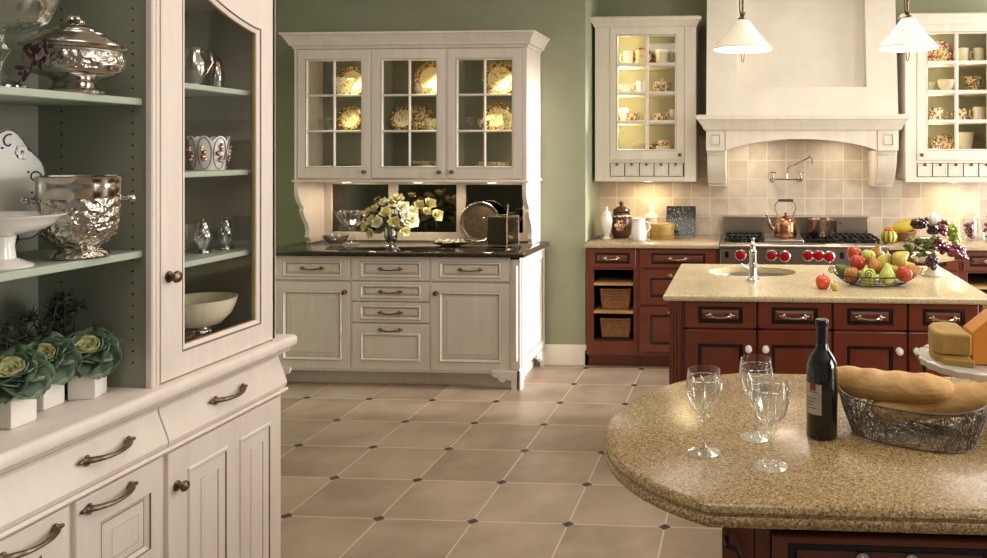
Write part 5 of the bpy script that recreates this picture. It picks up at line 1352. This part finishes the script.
o = obj('ice_tongs', m, 'steel_dark', 'dark metal tongs sticking up from the square ice bucket', 'tongs', origin=(x+.03, y, HZ+.216))

# ---- inside the hutch
def up_plate(px, Y, z, r, label, group, mat='plate_floral', rim='rim_brocade', tilt=.2):
    X = ax(px, Y)
    t = thing('display_plate', (X, Y, z), label, 'plate', group)
    Tt = lambda p: (X+p[0], Y+p[1]*math.cos(tilt)+p[2]*math.sin(tilt), z+r*math.cos(tilt)+.002+p[2]*math.cos(tilt)-p[1]*math.sin(tilt))
    MB(Tt).lathe([(0, 0), (r*.66, 0), (r*.7, .004)], 40, axis='-y').build('center', mat, t, sharp=60)
    MB(Tt).lathe([(r*.7, .004), (r*.97, .012), (r, .012), (r*.97, .006), (r*.6, -.004), (0, -.004)], 40, axis='-y').build('rim', rim, t, sharp=60)
    return t
def bowl_at(px, Y, z, r, h, label, cat='bowl', mat='plate_floral', group=None, foot=.45, n=28, mod=None, name='bowl'):
    X = ax(px, Y); t = thing(name, (X, Y, z), label, cat, group); c = (X, Y, z+.0005)
    MB().lathe([(0,0),(r*foot,0),(r*foot,h*.08),(r*.62,h*.25),(r*.88,h*.6),(r,h),(r*.96,h),(r*.84,h*.62),(r*.55,h*.3),(0,h*.2)], n, c, mod=mod).build('body', mat, t, sharp=60)
    return t
YB = 5.66; G = 'china displayed in the hutch'
up_plate(352, YB, 2.0, .115, 'brown rimmed cream plate on the top shelf behind the left hutch door', G, 'cream_ceramic')
bowl_at(343, 5.55, 2.0, .075, .13, 'fluted white cup standing before the plate in the left hutch door', 'cup', 'plate_bright', mod=lambda t, r, z: 1+.03*math.sin(18*t), name='cup')
up_plate(350, YB, 1.745, .095, 'round patterned plate on the middle shelf behind the left hutch door', G, 'plate_bright')
for px, lab in ((322, 'small stemmed glass at the left of the middle shelf in the left hutch door'), (331, 'small stemmed glass beside the round patterned plate in the left hutch door')):
    bowl_at(px, 5.55, 1.745, .028, .09, lab, 'glass', 'crystal', 'small glasses in the left hutch door', foot=.6, name='stemmed_glass')
for i in range(3):
    bowl_at(346, 5.58, 1.4025+.03*i, .125-.008*i, .035, ['bottom', 'middle', 'topmost'][i]+' glass dish of the stack on the floor of the left hutch door', 'dish', 'cut_crystal', 'stacked glass dishes', foot=.5, name='glass_dish')
up_plate(432, YB, 2.0, .13, 'large ornate rimmed plate on the top shelf behind the middle hutch door', G, 'cream_ceramic')
bowl_at(423, 5.54, 2.0, .07, .055, 'white bowl before the large ornate plate in the middle hutch door', mat='plate_bright')
up_plate(403, YB, 1.745, .095, 'ornate plate at the left of the middle shelf in the middle hutch door', G, 'plate_bright')
up_plate(421, 5.68, 1.745, .10, 'ornate plate in the centre of the middle shelf in the middle hutch door', G, 'plate_floral')
bowl_at(431, 5.54, 1.745, .05, .085, 'yellow floral cup on the middle shelf at the right of the middle hutch door', 'cup', 'plate_bright', name='cup')
bowl_at(424, 5.56, 1.4025, .10, .12, 'clear glass bowl of yellow flowers on the floor of the middle hutch door', mat='cut_crystal')
for i in range(5):
    x_, y_ = ax(414+i*5, 5.54), 5.54+.02*(i % 2)
    f = thing('flower', (x_, y_, 1.50), 'yellow flower head in the glass bowl behind the middle hutch door', 'flower', 'yellow flower heads in the hutch'); blossom(f, (x_, y_, 1.50), .035, 'petal_yellow', seed=50+i)
bowl_at(402, 5.53, 1.4025, .05, .05, 'small clear dish at the left on the floor of the middle hutch door', mat='crystal')
up_plate(500, YB, 2.0, .13, 'large scalloped rim plate on the top shelf behind the right hutch door', G, 'plate_bright')
up_plate(497, YB, 1.745, .105, 'garlanded plate on the middle shelf behind the right hutch door', G, 'plate_bright')
bowl_at(484, 5.54, 1.745, .045, .075, 'patterned red cup left of the garlanded plate in the right hutch door', 'cup', 'plate_floral', name='cup')
bowl_at(470, 5.54, 1.745, .032, .095, 'small glass with a flower at the left of the right hutch door', 'glass', 'crystal', foot=.6, name='stemmed_glass')
bowl_at(508, 5.55, 1.745, .04, .12, 'pale yellow cup right of the garlanded plate in the right hutch door', 'cup', 'plate_bright', name='cup')
bowl_at(491, 5.58, 1.4025, .125, .115, 'wide scalloped glass bowl on the floor of the right hutch door', mat='cut_crystal', n=56, mod=lambda t, r, z: 1+.05*math.sin(12*t))

# ---- inside the two wall cabinets
def mug(px, Y, z, r, h, label, mat='plate_bright', group=None, side=1):
    r *= 1.2; h *= 1.25
    X = ax(px, Y); t = thing('mug', (X, Y, z), label, 'mug', group); c = (X, Y, z+.0005)
    MB().lathe([(0,0),(r*.9,0),(r,h*.1),(r*.96,h*.5),(r*1.03,h),(r*.97,h),(r*.9,h*.5),(0,h*.1)], 24, c).build('body', mat, t, sharp=60)
    MB().tube([(c[0]+side*r*.95, Y, c[2]+h*.8), (c[0]+side*r*1.5, Y, c[2]+h*.8), (c[0]+side*r*1.6, Y, c[2]+h*.45), (c[0]+side*r*.95, Y, c[2]+h*.22)], .005, 8).build('handle', mat, t)
    return t
S = [2.262, 2.04, 1.816, 1.534]; SY = 6.18
def lc(px): return px
up_plate(641, 6.27, S[0], .085, 'red patterned plate on the top shelf of the wall cabinet left of the hood', None, 'red_rooster', 'red_rooster')
mug(641, 6.14, S[0], .036, .10, 'cream mug before the red plate in the wall cabinet left of the hood')
mug(628, 6.16, S[0], .034, .10, 'white mug at the left of the top shelf, left wall cabinet', 'white_porcelain', side=-1)
mug(662, 6.14, S[0], .042, .105, 'wide cream mug at the right of the top shelf, left wall cabinet', 'cream_ceramic')
up_plate(655, 6.29, S[0], .06, 'small dark plate behind the wide cream mug, left wall cabinet', None, 'red_rooster', 'rim_brocade')
bowl_at(625, 6.14, S[1], 0.060, 0.085, 'white sauce bowl at the left of the second shelf, left wall cabinet', mat='white_porcelain')
mug(642, 6.14, S[1], .038, .085, 'cream cup on the second shelf by the muntin, left wall cabinet', 'white_porcelain', side=-1)
t = bowl_at(662, 6.15, S[1], 0.082, 0.079, 'floral lidded tureen on the second shelf of the left wall cabinet', 'tureen', 'plate_floral', name='tureen')
w_ = W[t]; MB().lathe([(.08,.08),(.07,.098),(.036,.112),(.012,.116),(.014,.128),(0,.134)], 24, tuple(w_)).build('lid', 'plate_floral', t, sharp=60)
bowl_at(633, 6.13, S[2], 0.062, 0.079, 'red and gold patterned bowl on the third shelf, left half of left wall cabinet', mat='cup_floral')
bowl_at(624, 6.2, S[2], 0.048, 0.122, 'white jug shaped vase at the left end of the third shelf, left wall cabinet', 'vase', 'white_porcelain', name='vase')
bowl_at(646, 6.2, S[2], 0.038, 0.061, 'small yellow cup by the muntin on the third shelf, left wall cabinet', 'cup', 'plate_bright', name='cup')
bowl_at(660, 6.14, S[2], 0.062, 0.073, 'blue and gold patterned bowl on the third shelf, right half of left wall cabinet', mat='cup_floral')
mug(674, 6.22, S[2], .028, .09, 'slim cream mug at the right end of the third shelf, left wall cabinet', 'cream_ceramic', side=-1)
for i in range(3): bowl_at(634, 6.14, S[3]+.016*i, .085-.003*i, .018, ['bottom', 'middle', 'top'][i]+' dark plate of the stack at the bottom left of the left wall cabinet', 'plate', 'brown_ceramic', 'dark stacked plates', name='plate')
bowl_at(638, 6.14, S[3]+.052, 0.054, 0.073, 'pale round cup standing on the dark plate stack, left wall cabinet', 'cup', 'cream_ceramic', name='cup')
up_plate(658, 6.28, S[3], .07, 'dark red plate standing at the bottom right of the left wall cabinet', None, 'red_rooster', 'red_rooster')
bowl_at(664, 6.14, S[3], 0.066, 0.104, 'cream ribbed bowl at the bottom right of the left wall cabinet', mat='cream_ceramic')
bowl_at(664, 6.14, S[3]+.087, 0.048, 0.061, 'patterned teacup stacked on the cream ribbed bowl, left wall cabinet', 'cup', 'cup_floral', name='cup')
# right cabinet
up_plate(939, 6.27, S[0], .105, 'square patterned orange plate on the top shelf of the wall cabinet right of the hood', None, 'plate_floral', 'red_rooster')
mug(963, 6.14, S[0], .035, .10, 'cream mug on the top shelf of the right wall cabinet, the left of two', 'cream_ceramic', side=-1)
mug(979, 6.14, S[0], .035, .10, 'cream mug on the top shelf of the right wall cabinet, the right of two', 'cream_ceramic', side=-1)
bowl_at(946, 6.12, S[1], 0.066, 0.104, 'cream cup bowl on the second shelf of the right wall cabinet', 'cup', 'cream_ceramic', name='cup')
bowl_at(930, 6.2, S[1], 0.048, 0.091, 'pale green bowl at the left of the second shelf, right wall cabinet', mat='sage_shelf')
bowl_at(973, 6.15, S[1], 0.072, 0.128, 'brown patterned jar on the second shelf of the right wall cabinet', 'jar', 'rim_brocade', foot=.7, name='jar')
mug(936, 6.14, S[2], .045, .09, 'red patterned mug on the third shelf of the right wall cabinet', 'cup_floral')
mug(961, 6.16, S[2], .038, .085, 'dark patterned mug beside a cream mug, third shelf, right wall cabinet', 'plate_floral', side=-1)
mug(979, 6.14, S[2], .038, .095, 'plain cream mug on the third shelf of the right wall cabinet', 'cream_ceramic', side=-1)
up_plate(944, 6.27, S[3], .10, 'large floral plate at the bottom of the right wall cabinet', None, 'plate_floral', 'rim_brocade')
mug(934, 6.13, S[3], .04, .08, 'floral mug before the large floral plate, right wall cabinet', 'cup_floral', side=-1)
bowl_at(965, 6.2, S[3], 0.066, 0.207, 'tall cream pitcher shaped jar at the bottom of the right wall cabinet', 'jar', 'cream_ceramic', foot=.8, name='jar')
bowl_at(976, 6.12, S[3], 0.054, 0.073, 'small striped bowl at the bottom right of the right wall cabinet', mat='cup_floral')

# ---- china cabinet, open bay
def onx(px, Z, X):
    k = (px-CX)/FL; d = X/(k*_c-_s); return (X, k*d*_s+d*_c, Z)
x, y, z = onx(75, 1.74, -1.735)
t = thing('silver_tureen', (x, y, 1.7405), 'large chased silver tureen with a domed lid on the upper open shelf', 'tureen')
c = (x, y, 1.7405)
MB().lathe([(0,0),(.062,0),(.064,.008),(.05,.016),(.045,.03),(.055,.04),(.084,.048),(.100,.06),(.105,.09),(.103,.112),(.112,.117),(.114,.122),(.105,.126),(0,.126)], 48, c).build('body', 'silver', t, sharp=50)
MB().lathe([(.1005,.062),(.1065,.075),(.1075,.09),(.1045,.104)], 48, c).build('chased_band', 'chased_silver', t, sharp=60)
m = MB(); m.lathe([(.104,.126),(.102,.131),(.09,.138),(.088,.143),(.068,.152),(.066,.158),(.048,.163),(.045,.170),(.03,.178),(.015,.182),(0,.182)], 40, c); l = m.build('lid', 'silver', t, sharp=50)
m = MB()
for i in range(7): a = i*2.4; m.ball((c[0]+.014*math.cos(a), c[1]+.014*math.sin(a), c[2]+.187+.004*(i % 3)), .009, 8, 6)
m.build('flower_finial', 'silver', l)
x, y, z = onx(80, 1.315, -1.725)
c = (x, y, 1.3155)
t = thing('champagne_cooler', c, 'chased silver champagne cooler with knobbed side handles on the lower open shelf', 'bucket')
MB().lathe([(0,0),(.062,0),(.066,.006),(.06,.016),(.045,.024),(.048,.034),(.064,.042),(.080,.062),(.086,.10),(.086,.155)], 56, c, mod=lambda t_, r, z_: 1+(.015*math.sin(9*t_+z_*60) if z_ > .04 else 0)).build('body', 'chased_silver', t, sharp=60)
MB().lathe([(.086,.155),(.09,.16),(.089,.19),(.092,.208),(.095,.211),(.09,.213),(.085,.19),(.083,.155),(0,.05)], 48, c).build('collar', 'silver', t, sharp=50)
for s_ in (-1, 1):
    d = Vector((.5*s_, .86*s_ if False else .0, 0)); 
    ux, uy = .8*s_, .6*s_
    MB().tube([(c[0]+ux*.088, c[1]+uy*.088, c[2]+.15), (c[0]+ux*.098, c[1]+uy*.098, c[2]+.153), (c[0]+ux*.102, c[1]+uy*.102, c[2]+.15)], [.006,.007,.006], 10).ball((c[0]+ux*.108, c[1]+uy*.108, c[2]+.151), .011, 12, 8).build('handle', 'silver', t)
# white compote
d_ = 783*(1.59-1.315)/(266-152); x, y = gz(0, 268, 1.315); c = (x, y, 1.3155)
t = thing('cake_stand', c, 'plain white porcelain footed cake stand on the lower open shelf', 'cake stand')
MB().lathe([(0,0),(.062,0),(.064,.005),(.045,.014),(.03,.022),(.027,.05),(.03,.075),(0,.08)], 40, c).build('foot', 'white_porcelain', t, sharp=50)
MB().lathe([(0,.075),(.045,.078),(.085,.09),(.105,.105),(.115,.118),(.126,.122),(.128,.126),(.112,.126),(.10,.118),(0,.10)], 56, c).build('plate', 'white_porcelain', t, sharp=50)
# scrolled platter leaning on the back
X0p = -1.93
t = thing('scrolled_platter', (-1.90, 1.83, 1.316), 'white porcelain platter with blue scroll edging leaning at the back of the shelf', 'platter')
Tp = lambda p: (-1.875-p[1]-.22*(p[2]-1.316)*.35, 1.875+p[0], p[2])
out = []
for i in range(72):
    a = 2*PI*i/72; r = .125*(1+.07*math.sin(6*a))*(1+.13*abs(math.sin(2*a)))*(1 if True else 1); out.append((r*math.cos(a)*.95, 1.316+.18+r*1.12*math.sin(a)))
m = MB(Tp); m.prism([(p[0], p[1]) for p in out], -.004, .008, axis='y'); m.build('plate', 'white_porcelain', t, bevel=.003)
m = MB(Tp)
m.tube([(p[0]*.98, -.006, 1.496+(p[1]-1.496)*.98) for p in out], .0016, 5, closed=True)
for i in range(12):
    a = 2*PI*i/12+.2; cx_, cz_ = .098*math.cos(a), 1.496+.125*math.sin(a); pts = []
    for k in range(12): q = k/11*4.2; rr_ = .022*(1-k/14); pts.append((cx_+rr_*math.cos(q+a), -.0055, cz_+rr_*math.sin(q+a)))
    m.tube(pts, .0022, 4); m.ball((.085*math.cos(a+.2), -.0055, 1.496+.105*math.sin(a+.2)), .003, 6, 4)
m.build('scroll_edging', 'blue_paint', t)
m = MB(Tp)
for a in (.8, 2.4):
    for k in range(6): q = k*PI/3; m.ball((.092*math.cos(a)+.012*math.cos(q), -.007, 1.496+.13*math.sin(a)+.012*math.sin(q)), (.008, .003, .008), 8, 5)
m.build('modelled_flower', 'white_porcelain', t)
# glass compote top left
x, y, z = onx(-4, 1.74, -1.76); c = (x, y, 1.7405)
t = thing('glass_compote', c, 'tall clear glass compote at the left edge of the upper open shelf', 'bowl')
MB().lathe([(0,.001),(.06,.001),(.06,.006),(.03,.016),(.014,.04),(.018,.07),(.03,.09),(.016,.11),(.02,.125)], 36, c).build('stem', 'crystal', t, sharp=50)
MB().lathe([(.02,.125),(.06,.135),(.095,.16),(.115,.21),(.12,.26),(.116,.26),(.11,.21),(.09,.165),(.05,.142),(0,.135)], 48, c, mod=lambda t_, r, z_: 1+.015*math.sin(14*t_)).build('bowl', 'crystal', t, sharp=50)
x, y, z = onx(26, 1.74, -1.72); y -= .04; t = thing('berry_sprig', (x, y+.04, 1.7405), 'dark red leafy sprig lying between the glass compote and silver tureen', 'sprig')
m = MB(); m.tube([(x-.04, y+.04, 1.7425), (x, y+.05, 1.78), (x+.03, y+.04, 1.85)], .002, 5)
for i in range(20):
    a = R_.uniform(0, 1); p = Vector((x-.03+.07*a+R_.uniform(-.03, .03), y+.04+R_.uniform(-.02, .02), 1.755+.10*a+R_.uniform(-.02, .02))); m.ball(tuple(p), (R_.uniform(.006, .016), .004, .006), 6, 4, rot=Matrix.Rotation(R_.uniform(0, 3), 3, 'Y'))
m.build('leaves', 'grape_dark', t)
# ---- ornamental cabbages in square white pots, dark twigs behind
def cabbage(c, R, label, seed):
    t = thing('ornamental_cabbage', c, label, 'plant', 'ornamental cabbages in the white pots'); r = random.Random(seed)
    axis = Vector((.42, -.62, 1)).normalized(); q = Vector((0,0,1)).rotation_difference(axis).to_matrix()
    C0 = Vector(c)+Vector((0, 0, .035))
    for nm, n, L0, L1, o0, o1, mt in (('outer_leaves', 15, .62, 1.0, .85, 1.9, 'cabbage_green'), ('heart', 12, .25, .55, .1, .75, 'cabbage_heart')):
        m = MB()
        for i in range(n):
            f = i/(n-1); a = i*2.4+r.uniform(-.2, .2); L = R*(L0+(L1-L0)*f); op = o0+(o1-o0)*f; ph = r.uniform(0, 6)
            d = Vector((math.cos(a), math.sin(a), 0)); sd = Vector((-math.sin(a), math.cos(a), 0)); up = Vector((0,0,1))
            def fn(u, v):
                w_ = (v-.5)*2; e = math.sqrt(max(0, 1-(1-min(1, u*1.35+.05))**2))*(1 if u < .75 else math.sqrt(max(0, 1-((u-.75)/.27)**2)))
                an = op*(.35+.65*u); rad = d*math.sin(an)+up*math.cos(an)
                nrm = d*math.cos(an)-up*math.sin(an)
                p = rad*L*u+sd*w_*e*L*.62-nrm*(L*.30*w_*w_*e)+up*0-nrm*(.06*L*math.sin(w_*9+ph)*u*u)
                return C0+q @ p
            m.grid(fn, 9, 12)
        o = m.build(nm, [mt, 'cabbage_edge' if nm == 'outer_leaves' else mt], t, sharp=80, thick=.0014)
        for f in o.data.polygons:
            k_ = f.index % 108; u_, v_ = k_//12, k_ % 12
            if u_ == 8: f.material_index = 1
    MB().tube([(c[0], c[1], c[2]-.02), tuple(C0)], .014, 8).build('stump', 'cabbage_green', t)
def cube_pot(px, py, s, rz, label):
    x, y = gz(px, py, .9305)   # the corner nearest the camera, local (+,-)
    w = s/2; h = .092
    off = Matrix.Rotation(rz, 3, 'Z') @ Vector((-w, w, 0)); cx_, cy_ = x+off.x, y+off.y
    t = thing('square_pot', (cx_, cy_, .9305), label, 'pot', 'square white pots on the ledge', rz)
    W[t] = Vector((0,0,0))
    m = MB()
    for a, z in ((w-.002, 0), (w, .004), (w, h), (w-.006, h), (w-.006, .05)):
        for p in ((-a,-a),(a,-a),(a,a),(-a,a)): m.v.append((p[0], p[1], z))
    for i in range(4):
        for j in range(4): q = (j+1) % 4; m.face((i*4+j, i*4+q, i*4+4+q, i*4+4+j))
    m.face((3,2,1,0)); m.face((16,17,18,19)); m.build('pot_body', 'white_matte', t, bevel=.0015)
    return cx_, cy_, .9305+h
pots = [(11, 430, .068, .0, 'square white pot on the ledge, leftmost and nearest of three'), (43.6, 411, .064, .03, 'square white pot on the ledge, middle one of three'), (95.2, 399, .064, .3, 'square white pot on the ledge, rightmost of three')]
labs = ['ornamental cabbage with a pale heart in the leftmost white pot', 'ornamental cabbage with a pale heart in the middle white pot', 'ornamental cabbage with a pale heart in the rightmost white pot']
for i, p in enumerate(pots):
    x, y, z = cube_pot(*p)
    cabbage((x, y, z-.012), .086, labs[i], i+3)
for i, px in enumerate([2, 14, 26, 38, 50, 60, 70, 82, 94, 106, 118]):
    X = -1.83-.012*(i % 4); X, yy, _ = onx(px, 0, X); yy = min(yy, 2.02)
    t = thing('dried_thistle', (X, yy, .9305), 'dark dried thistle sprig standing behind the cabbages', 'sprig', 'dark thistle sprigs behind the cabbages')
    top = .16+.13*R_.random(); bx, by = R_.uniform(-.02, .05), R_.uniform(-.04, .02)
    pts = [(X, yy, .932), (X+bx*.3, yy+by*.4, .93+top*.5), (X+bx, yy+by, .93+top)]; e2 = (pts[1][0]-bx*.6, pts[1][1]-abs(by)*.6, pts[1][2]+top*.35)
    MB().tube(pts, .0026, 5).tube([pts[1], e2], .002, 5).build('stalk', 'twig_dark', t)
    for e in (pts[2], e2):
        m = MB(); m.ball(e, .011, 8, 6)
        for k in range(30):
            a, b = R_.uniform(0, 6.28), R_.uniform(-.6, 1.4); L = R_.uniform(.018, .04); m.tube([e, (e[0]+L*math.cos(a)*math.cos(b), e[1]+L*math.sin(a)*math.cos(b), e[2]+L*math.sin(b))], [.0026, .0005], 4)
        m.build('spiky_head', 'twig_dark', t)
# ---- china cabinet, glazed bay
x, y, z = onx(196, 1.8005, -1.80); y = min(y, 2.52)
def at_px(px, X, z): return onx(px, z, X)
c = at_px(194, -1.80, 1.8005)
t = thing('silver_pitcher', c, 'silver pitcher with a big loop handle behind the cabinet glass, top shelf', 'pitcher')
MB().lathe([(0,0),(.03,0),(.032,.005),(.02,.014),(.026,.03),(.038,.055),(.036,.085),(.024,.11),(.022,.122),(.028,.13),(0,.126)], 28, c).build('body', 'silver', t, sharp=50)
MB().tube([(c[0]+.02, c[1]+.012, c[2]+.12), (c[0]+.02, c[1]+.05, c[2]+.125), (c[0]+.02, c[1]+.06, c[2]+.09), (c[0]+.015, c[1]+.035, c[2]+.05)], .004, 8).build('handle', 'silver', t)
c = at_px(217, -1.79, 1.8005)
t = thing('silver_shaker', c, 'copper toned sugar shaker on the top shelf behind the cabinet glass', 'shaker')
MB().lathe([(0,0),(.024,0),(.026,.006),(.02,.02),(.024,.04),(.02,.065),(.016,.08)], 24, c).build('body', 'silver', t, sharp=50)
MB().lathe([(.018,.08),(.018,.088),(.012,.104),(.005,.11),(0,.116)], 20, c).build('cap', 'copper', t)
c = at_px(209, -1.79, 1.5305)
t = thing('painted_cachepot', c, 'white scalloped cachepot painted with flowers on the second glazed shelf', 'pot')
scal = lambda t_, r, z_: 1
m = MB(); n = 96; R0_ = .062
prof = [(.050, 0), (.053, .02), (.058, .05), (.062, .08)]
for j in range(n):
    a = 2*PI*j/n; hh = .095+.018*abs(math.sin(4*a))
    for rr_, z_ in [(0,.0),(.048,0),(.052,.03),(.058,.06),(.062,hh),(.059,hh),(.055,.06),(0,.02)]: m.v.append((c[0]+rr_*math.cos(a), c[1]+rr_*math.sin(a), c[2]+z_))
for j in range(n):
    k = (j+1) % n
    for i in range(7): m.face((j*8+i, k*8+i, k*8+i+1, j*8+i+1))
m.build('body', 'white_porcelain', t, sharp=60)
m = MB(); m2 = MB()
for i in range(8):
    a0_ = 2*PI*(i+.5)/8; pts = []
    for k in range(20):
        q = 2*PI*k/20; da = .34*math.sin(q); zz = .055+.052*math.cos(q); rr_ = .0525+.0095*zz/.095+.0008; pts.append((c[0]+rr_*math.cos(a0_+da), c[1]+rr_*math.sin(a0_+da), c[2]+zz))
    m.tube(pts, .0013, 5, closed=True)
    for k in range(9):
        da, zz = R_.uniform(-.12, .12), R_.uniform(.03, .085); rr_ = .0575+.004*zz/.09; m2.ball((c[0]+rr_*math.cos(a0_+da), c[1]+rr_*math.sin(a0_+da), c[2]+zz), R_.uniform(.005, .009), 6, 5)
m.build('medallion_line', 'blue_paint', t); m2.build('painted_flower', 'red_rooster', t)
c = at_px(190, -1.74, 1.5305)
t = thing('silver_cup', (c[0]-.12, c[1]+.02, 1.5305), 'small silver cup behind the painted cachepot in the glazed bay', 'cup'); cc = tuple(W[t])
MB().lathe([(0,0),(.02,0),(.02,.005),(.008,.02),(.007,.06),(.02,.08),(.03,.11),(.03,.14),(.027,.14),(0,.09)], 24, cc).build('body', 'silver', t, sharp=50)
for px, X, lab in ((203, -1.78, 'crystal shaker with silver cap on the third glazed shelf, the left one'), (226, -1.77, 'crystal shaker with silver cap on the third glazed shelf, the right one')):
    c = at_px(px, X, 1.2575); t = thing('crystal_shaker', c, lab, 'shaker', 'crystal shakers behind the cabinet glass')
    MB().lathe([(0,0),(.022,0),(.023,.005),(.012,.014),(.014,.025),(.025,.045),(.026,.065),(.016,.082)], 24, c).build('body', 'cut_crystal', t, sharp=50)
    MB().lathe([(.017,.082),(.017,.09),(.013,.1),(.004,.106),(.004,.11),(0,.114)], 18, c).build('cap', 'silver', t); MB().lathe([(.022,.0),(.024,.002),(.022,.008),(.013,.012)], 18, c).build('base_ring', 'silver', t)
c = at_px(192, -1.84, 1.2575); t = thing('glass_bowl', c, 'clear cut glass bowl behind the two crystal shakers', 'bowl')
MB().lathe([(0,0),(.03,0),(.045,.03),(.056,.09),(.053,.09),(.04,.03),(0,.01)], 36, c).build('body', 'crystal', t)
c = at_px(197, -1.80, .9305); c = (c[0], c[1], .9305)
t = thing('footed_bowl', c, 'white carved bowl on a chased silver foot behind the cabinet glass', 'bowl')
MB().lathe([(0,0),(.048,0),(.05,.008),(.042,.02),(.044,.05),(.05,.07),(.04,.085),(0,.086)], 40, c).build('silver_foot', 'chased_silver', t, sharp=60)
MB().lathe([(.03,.085),(.07,.095),(.098,.125),(.112,.16),(.116,.175),(.118,.178),(.112,.178),(.104,.16),(.09,.13),(0,.10)], 64, c, mod=lambda t_, r, z_: 1+(.012*math.sin(24*t_) if .09 < z_ < .17 else 0)).build('bowl', 'cream_ceramic', t, sharp=40)
# ================================================================== LIGHT AND CAMERA
w = bpy.data.worlds.new('World'); sc.world = w; w.use_nodes = True
w.node_tree.nodes['Background'].inputs[0].default_value = (1, .97, .94, 1); w.node_tree.nodes['Background'].inputs[1].default_value = .2
light('AREA', (3.44, 5.0, 1.5), 95, (1, .97, .93), 2.4, rot=(0, math.radians(90), 0), size_y=1.6).name = 'daylight_fill'
light('AREA', (3.44, 1.4, 1.72), 75, (1, .97, .93), 1.4, rot=(0, math.radians(90), 0), size_y=1.4).name = 'daylight_fill'  # added fill lamp for peninsula and china cabinet, before the closed first window
light('SUN', (6, 5, 3), 6.0, (1, .95, .88), math.radians(5), rot=Vector((-1, .0, -.15)).to_track_quat('-Z', 'Y').to_euler()).name = 'low_sun'
for x, y, e in ((-.9, 1.2, 9), (-.9, 3.4, 8), (.7, .9, 8), (1.4, 3.2, 16), (-2.4, 4.3, 5), (.45, 4.75, 13)):  # unseen ceiling fill lamps, the last added to brighten the hood
    light('AREA', (x, y, 3.04), e, (1, .93, .86), .9)
cam = bpy.data.cameras.new('Camera'); co = bpy.data.objects.new('Camera', cam); col.objects.link(co); sc.camera = co
cam.sensor_width = 36; cam.sensor_fit = 'HORIZONTAL'; cam.lens = 783/987*36
cam.shift_x = -(697-493.5)/987; cam.shift_y = -(279-152)/987; cam.clip_start = .02
co.location = (0, 0, EYE); co.rotation_euler = (PI/2, 0, YAW)
sc.view_settings.view_transform = 'Standard'; sc.view_settings.look = 'None'; sc.view_settings.exposure = .08; sc.view_settings.gamma = 1
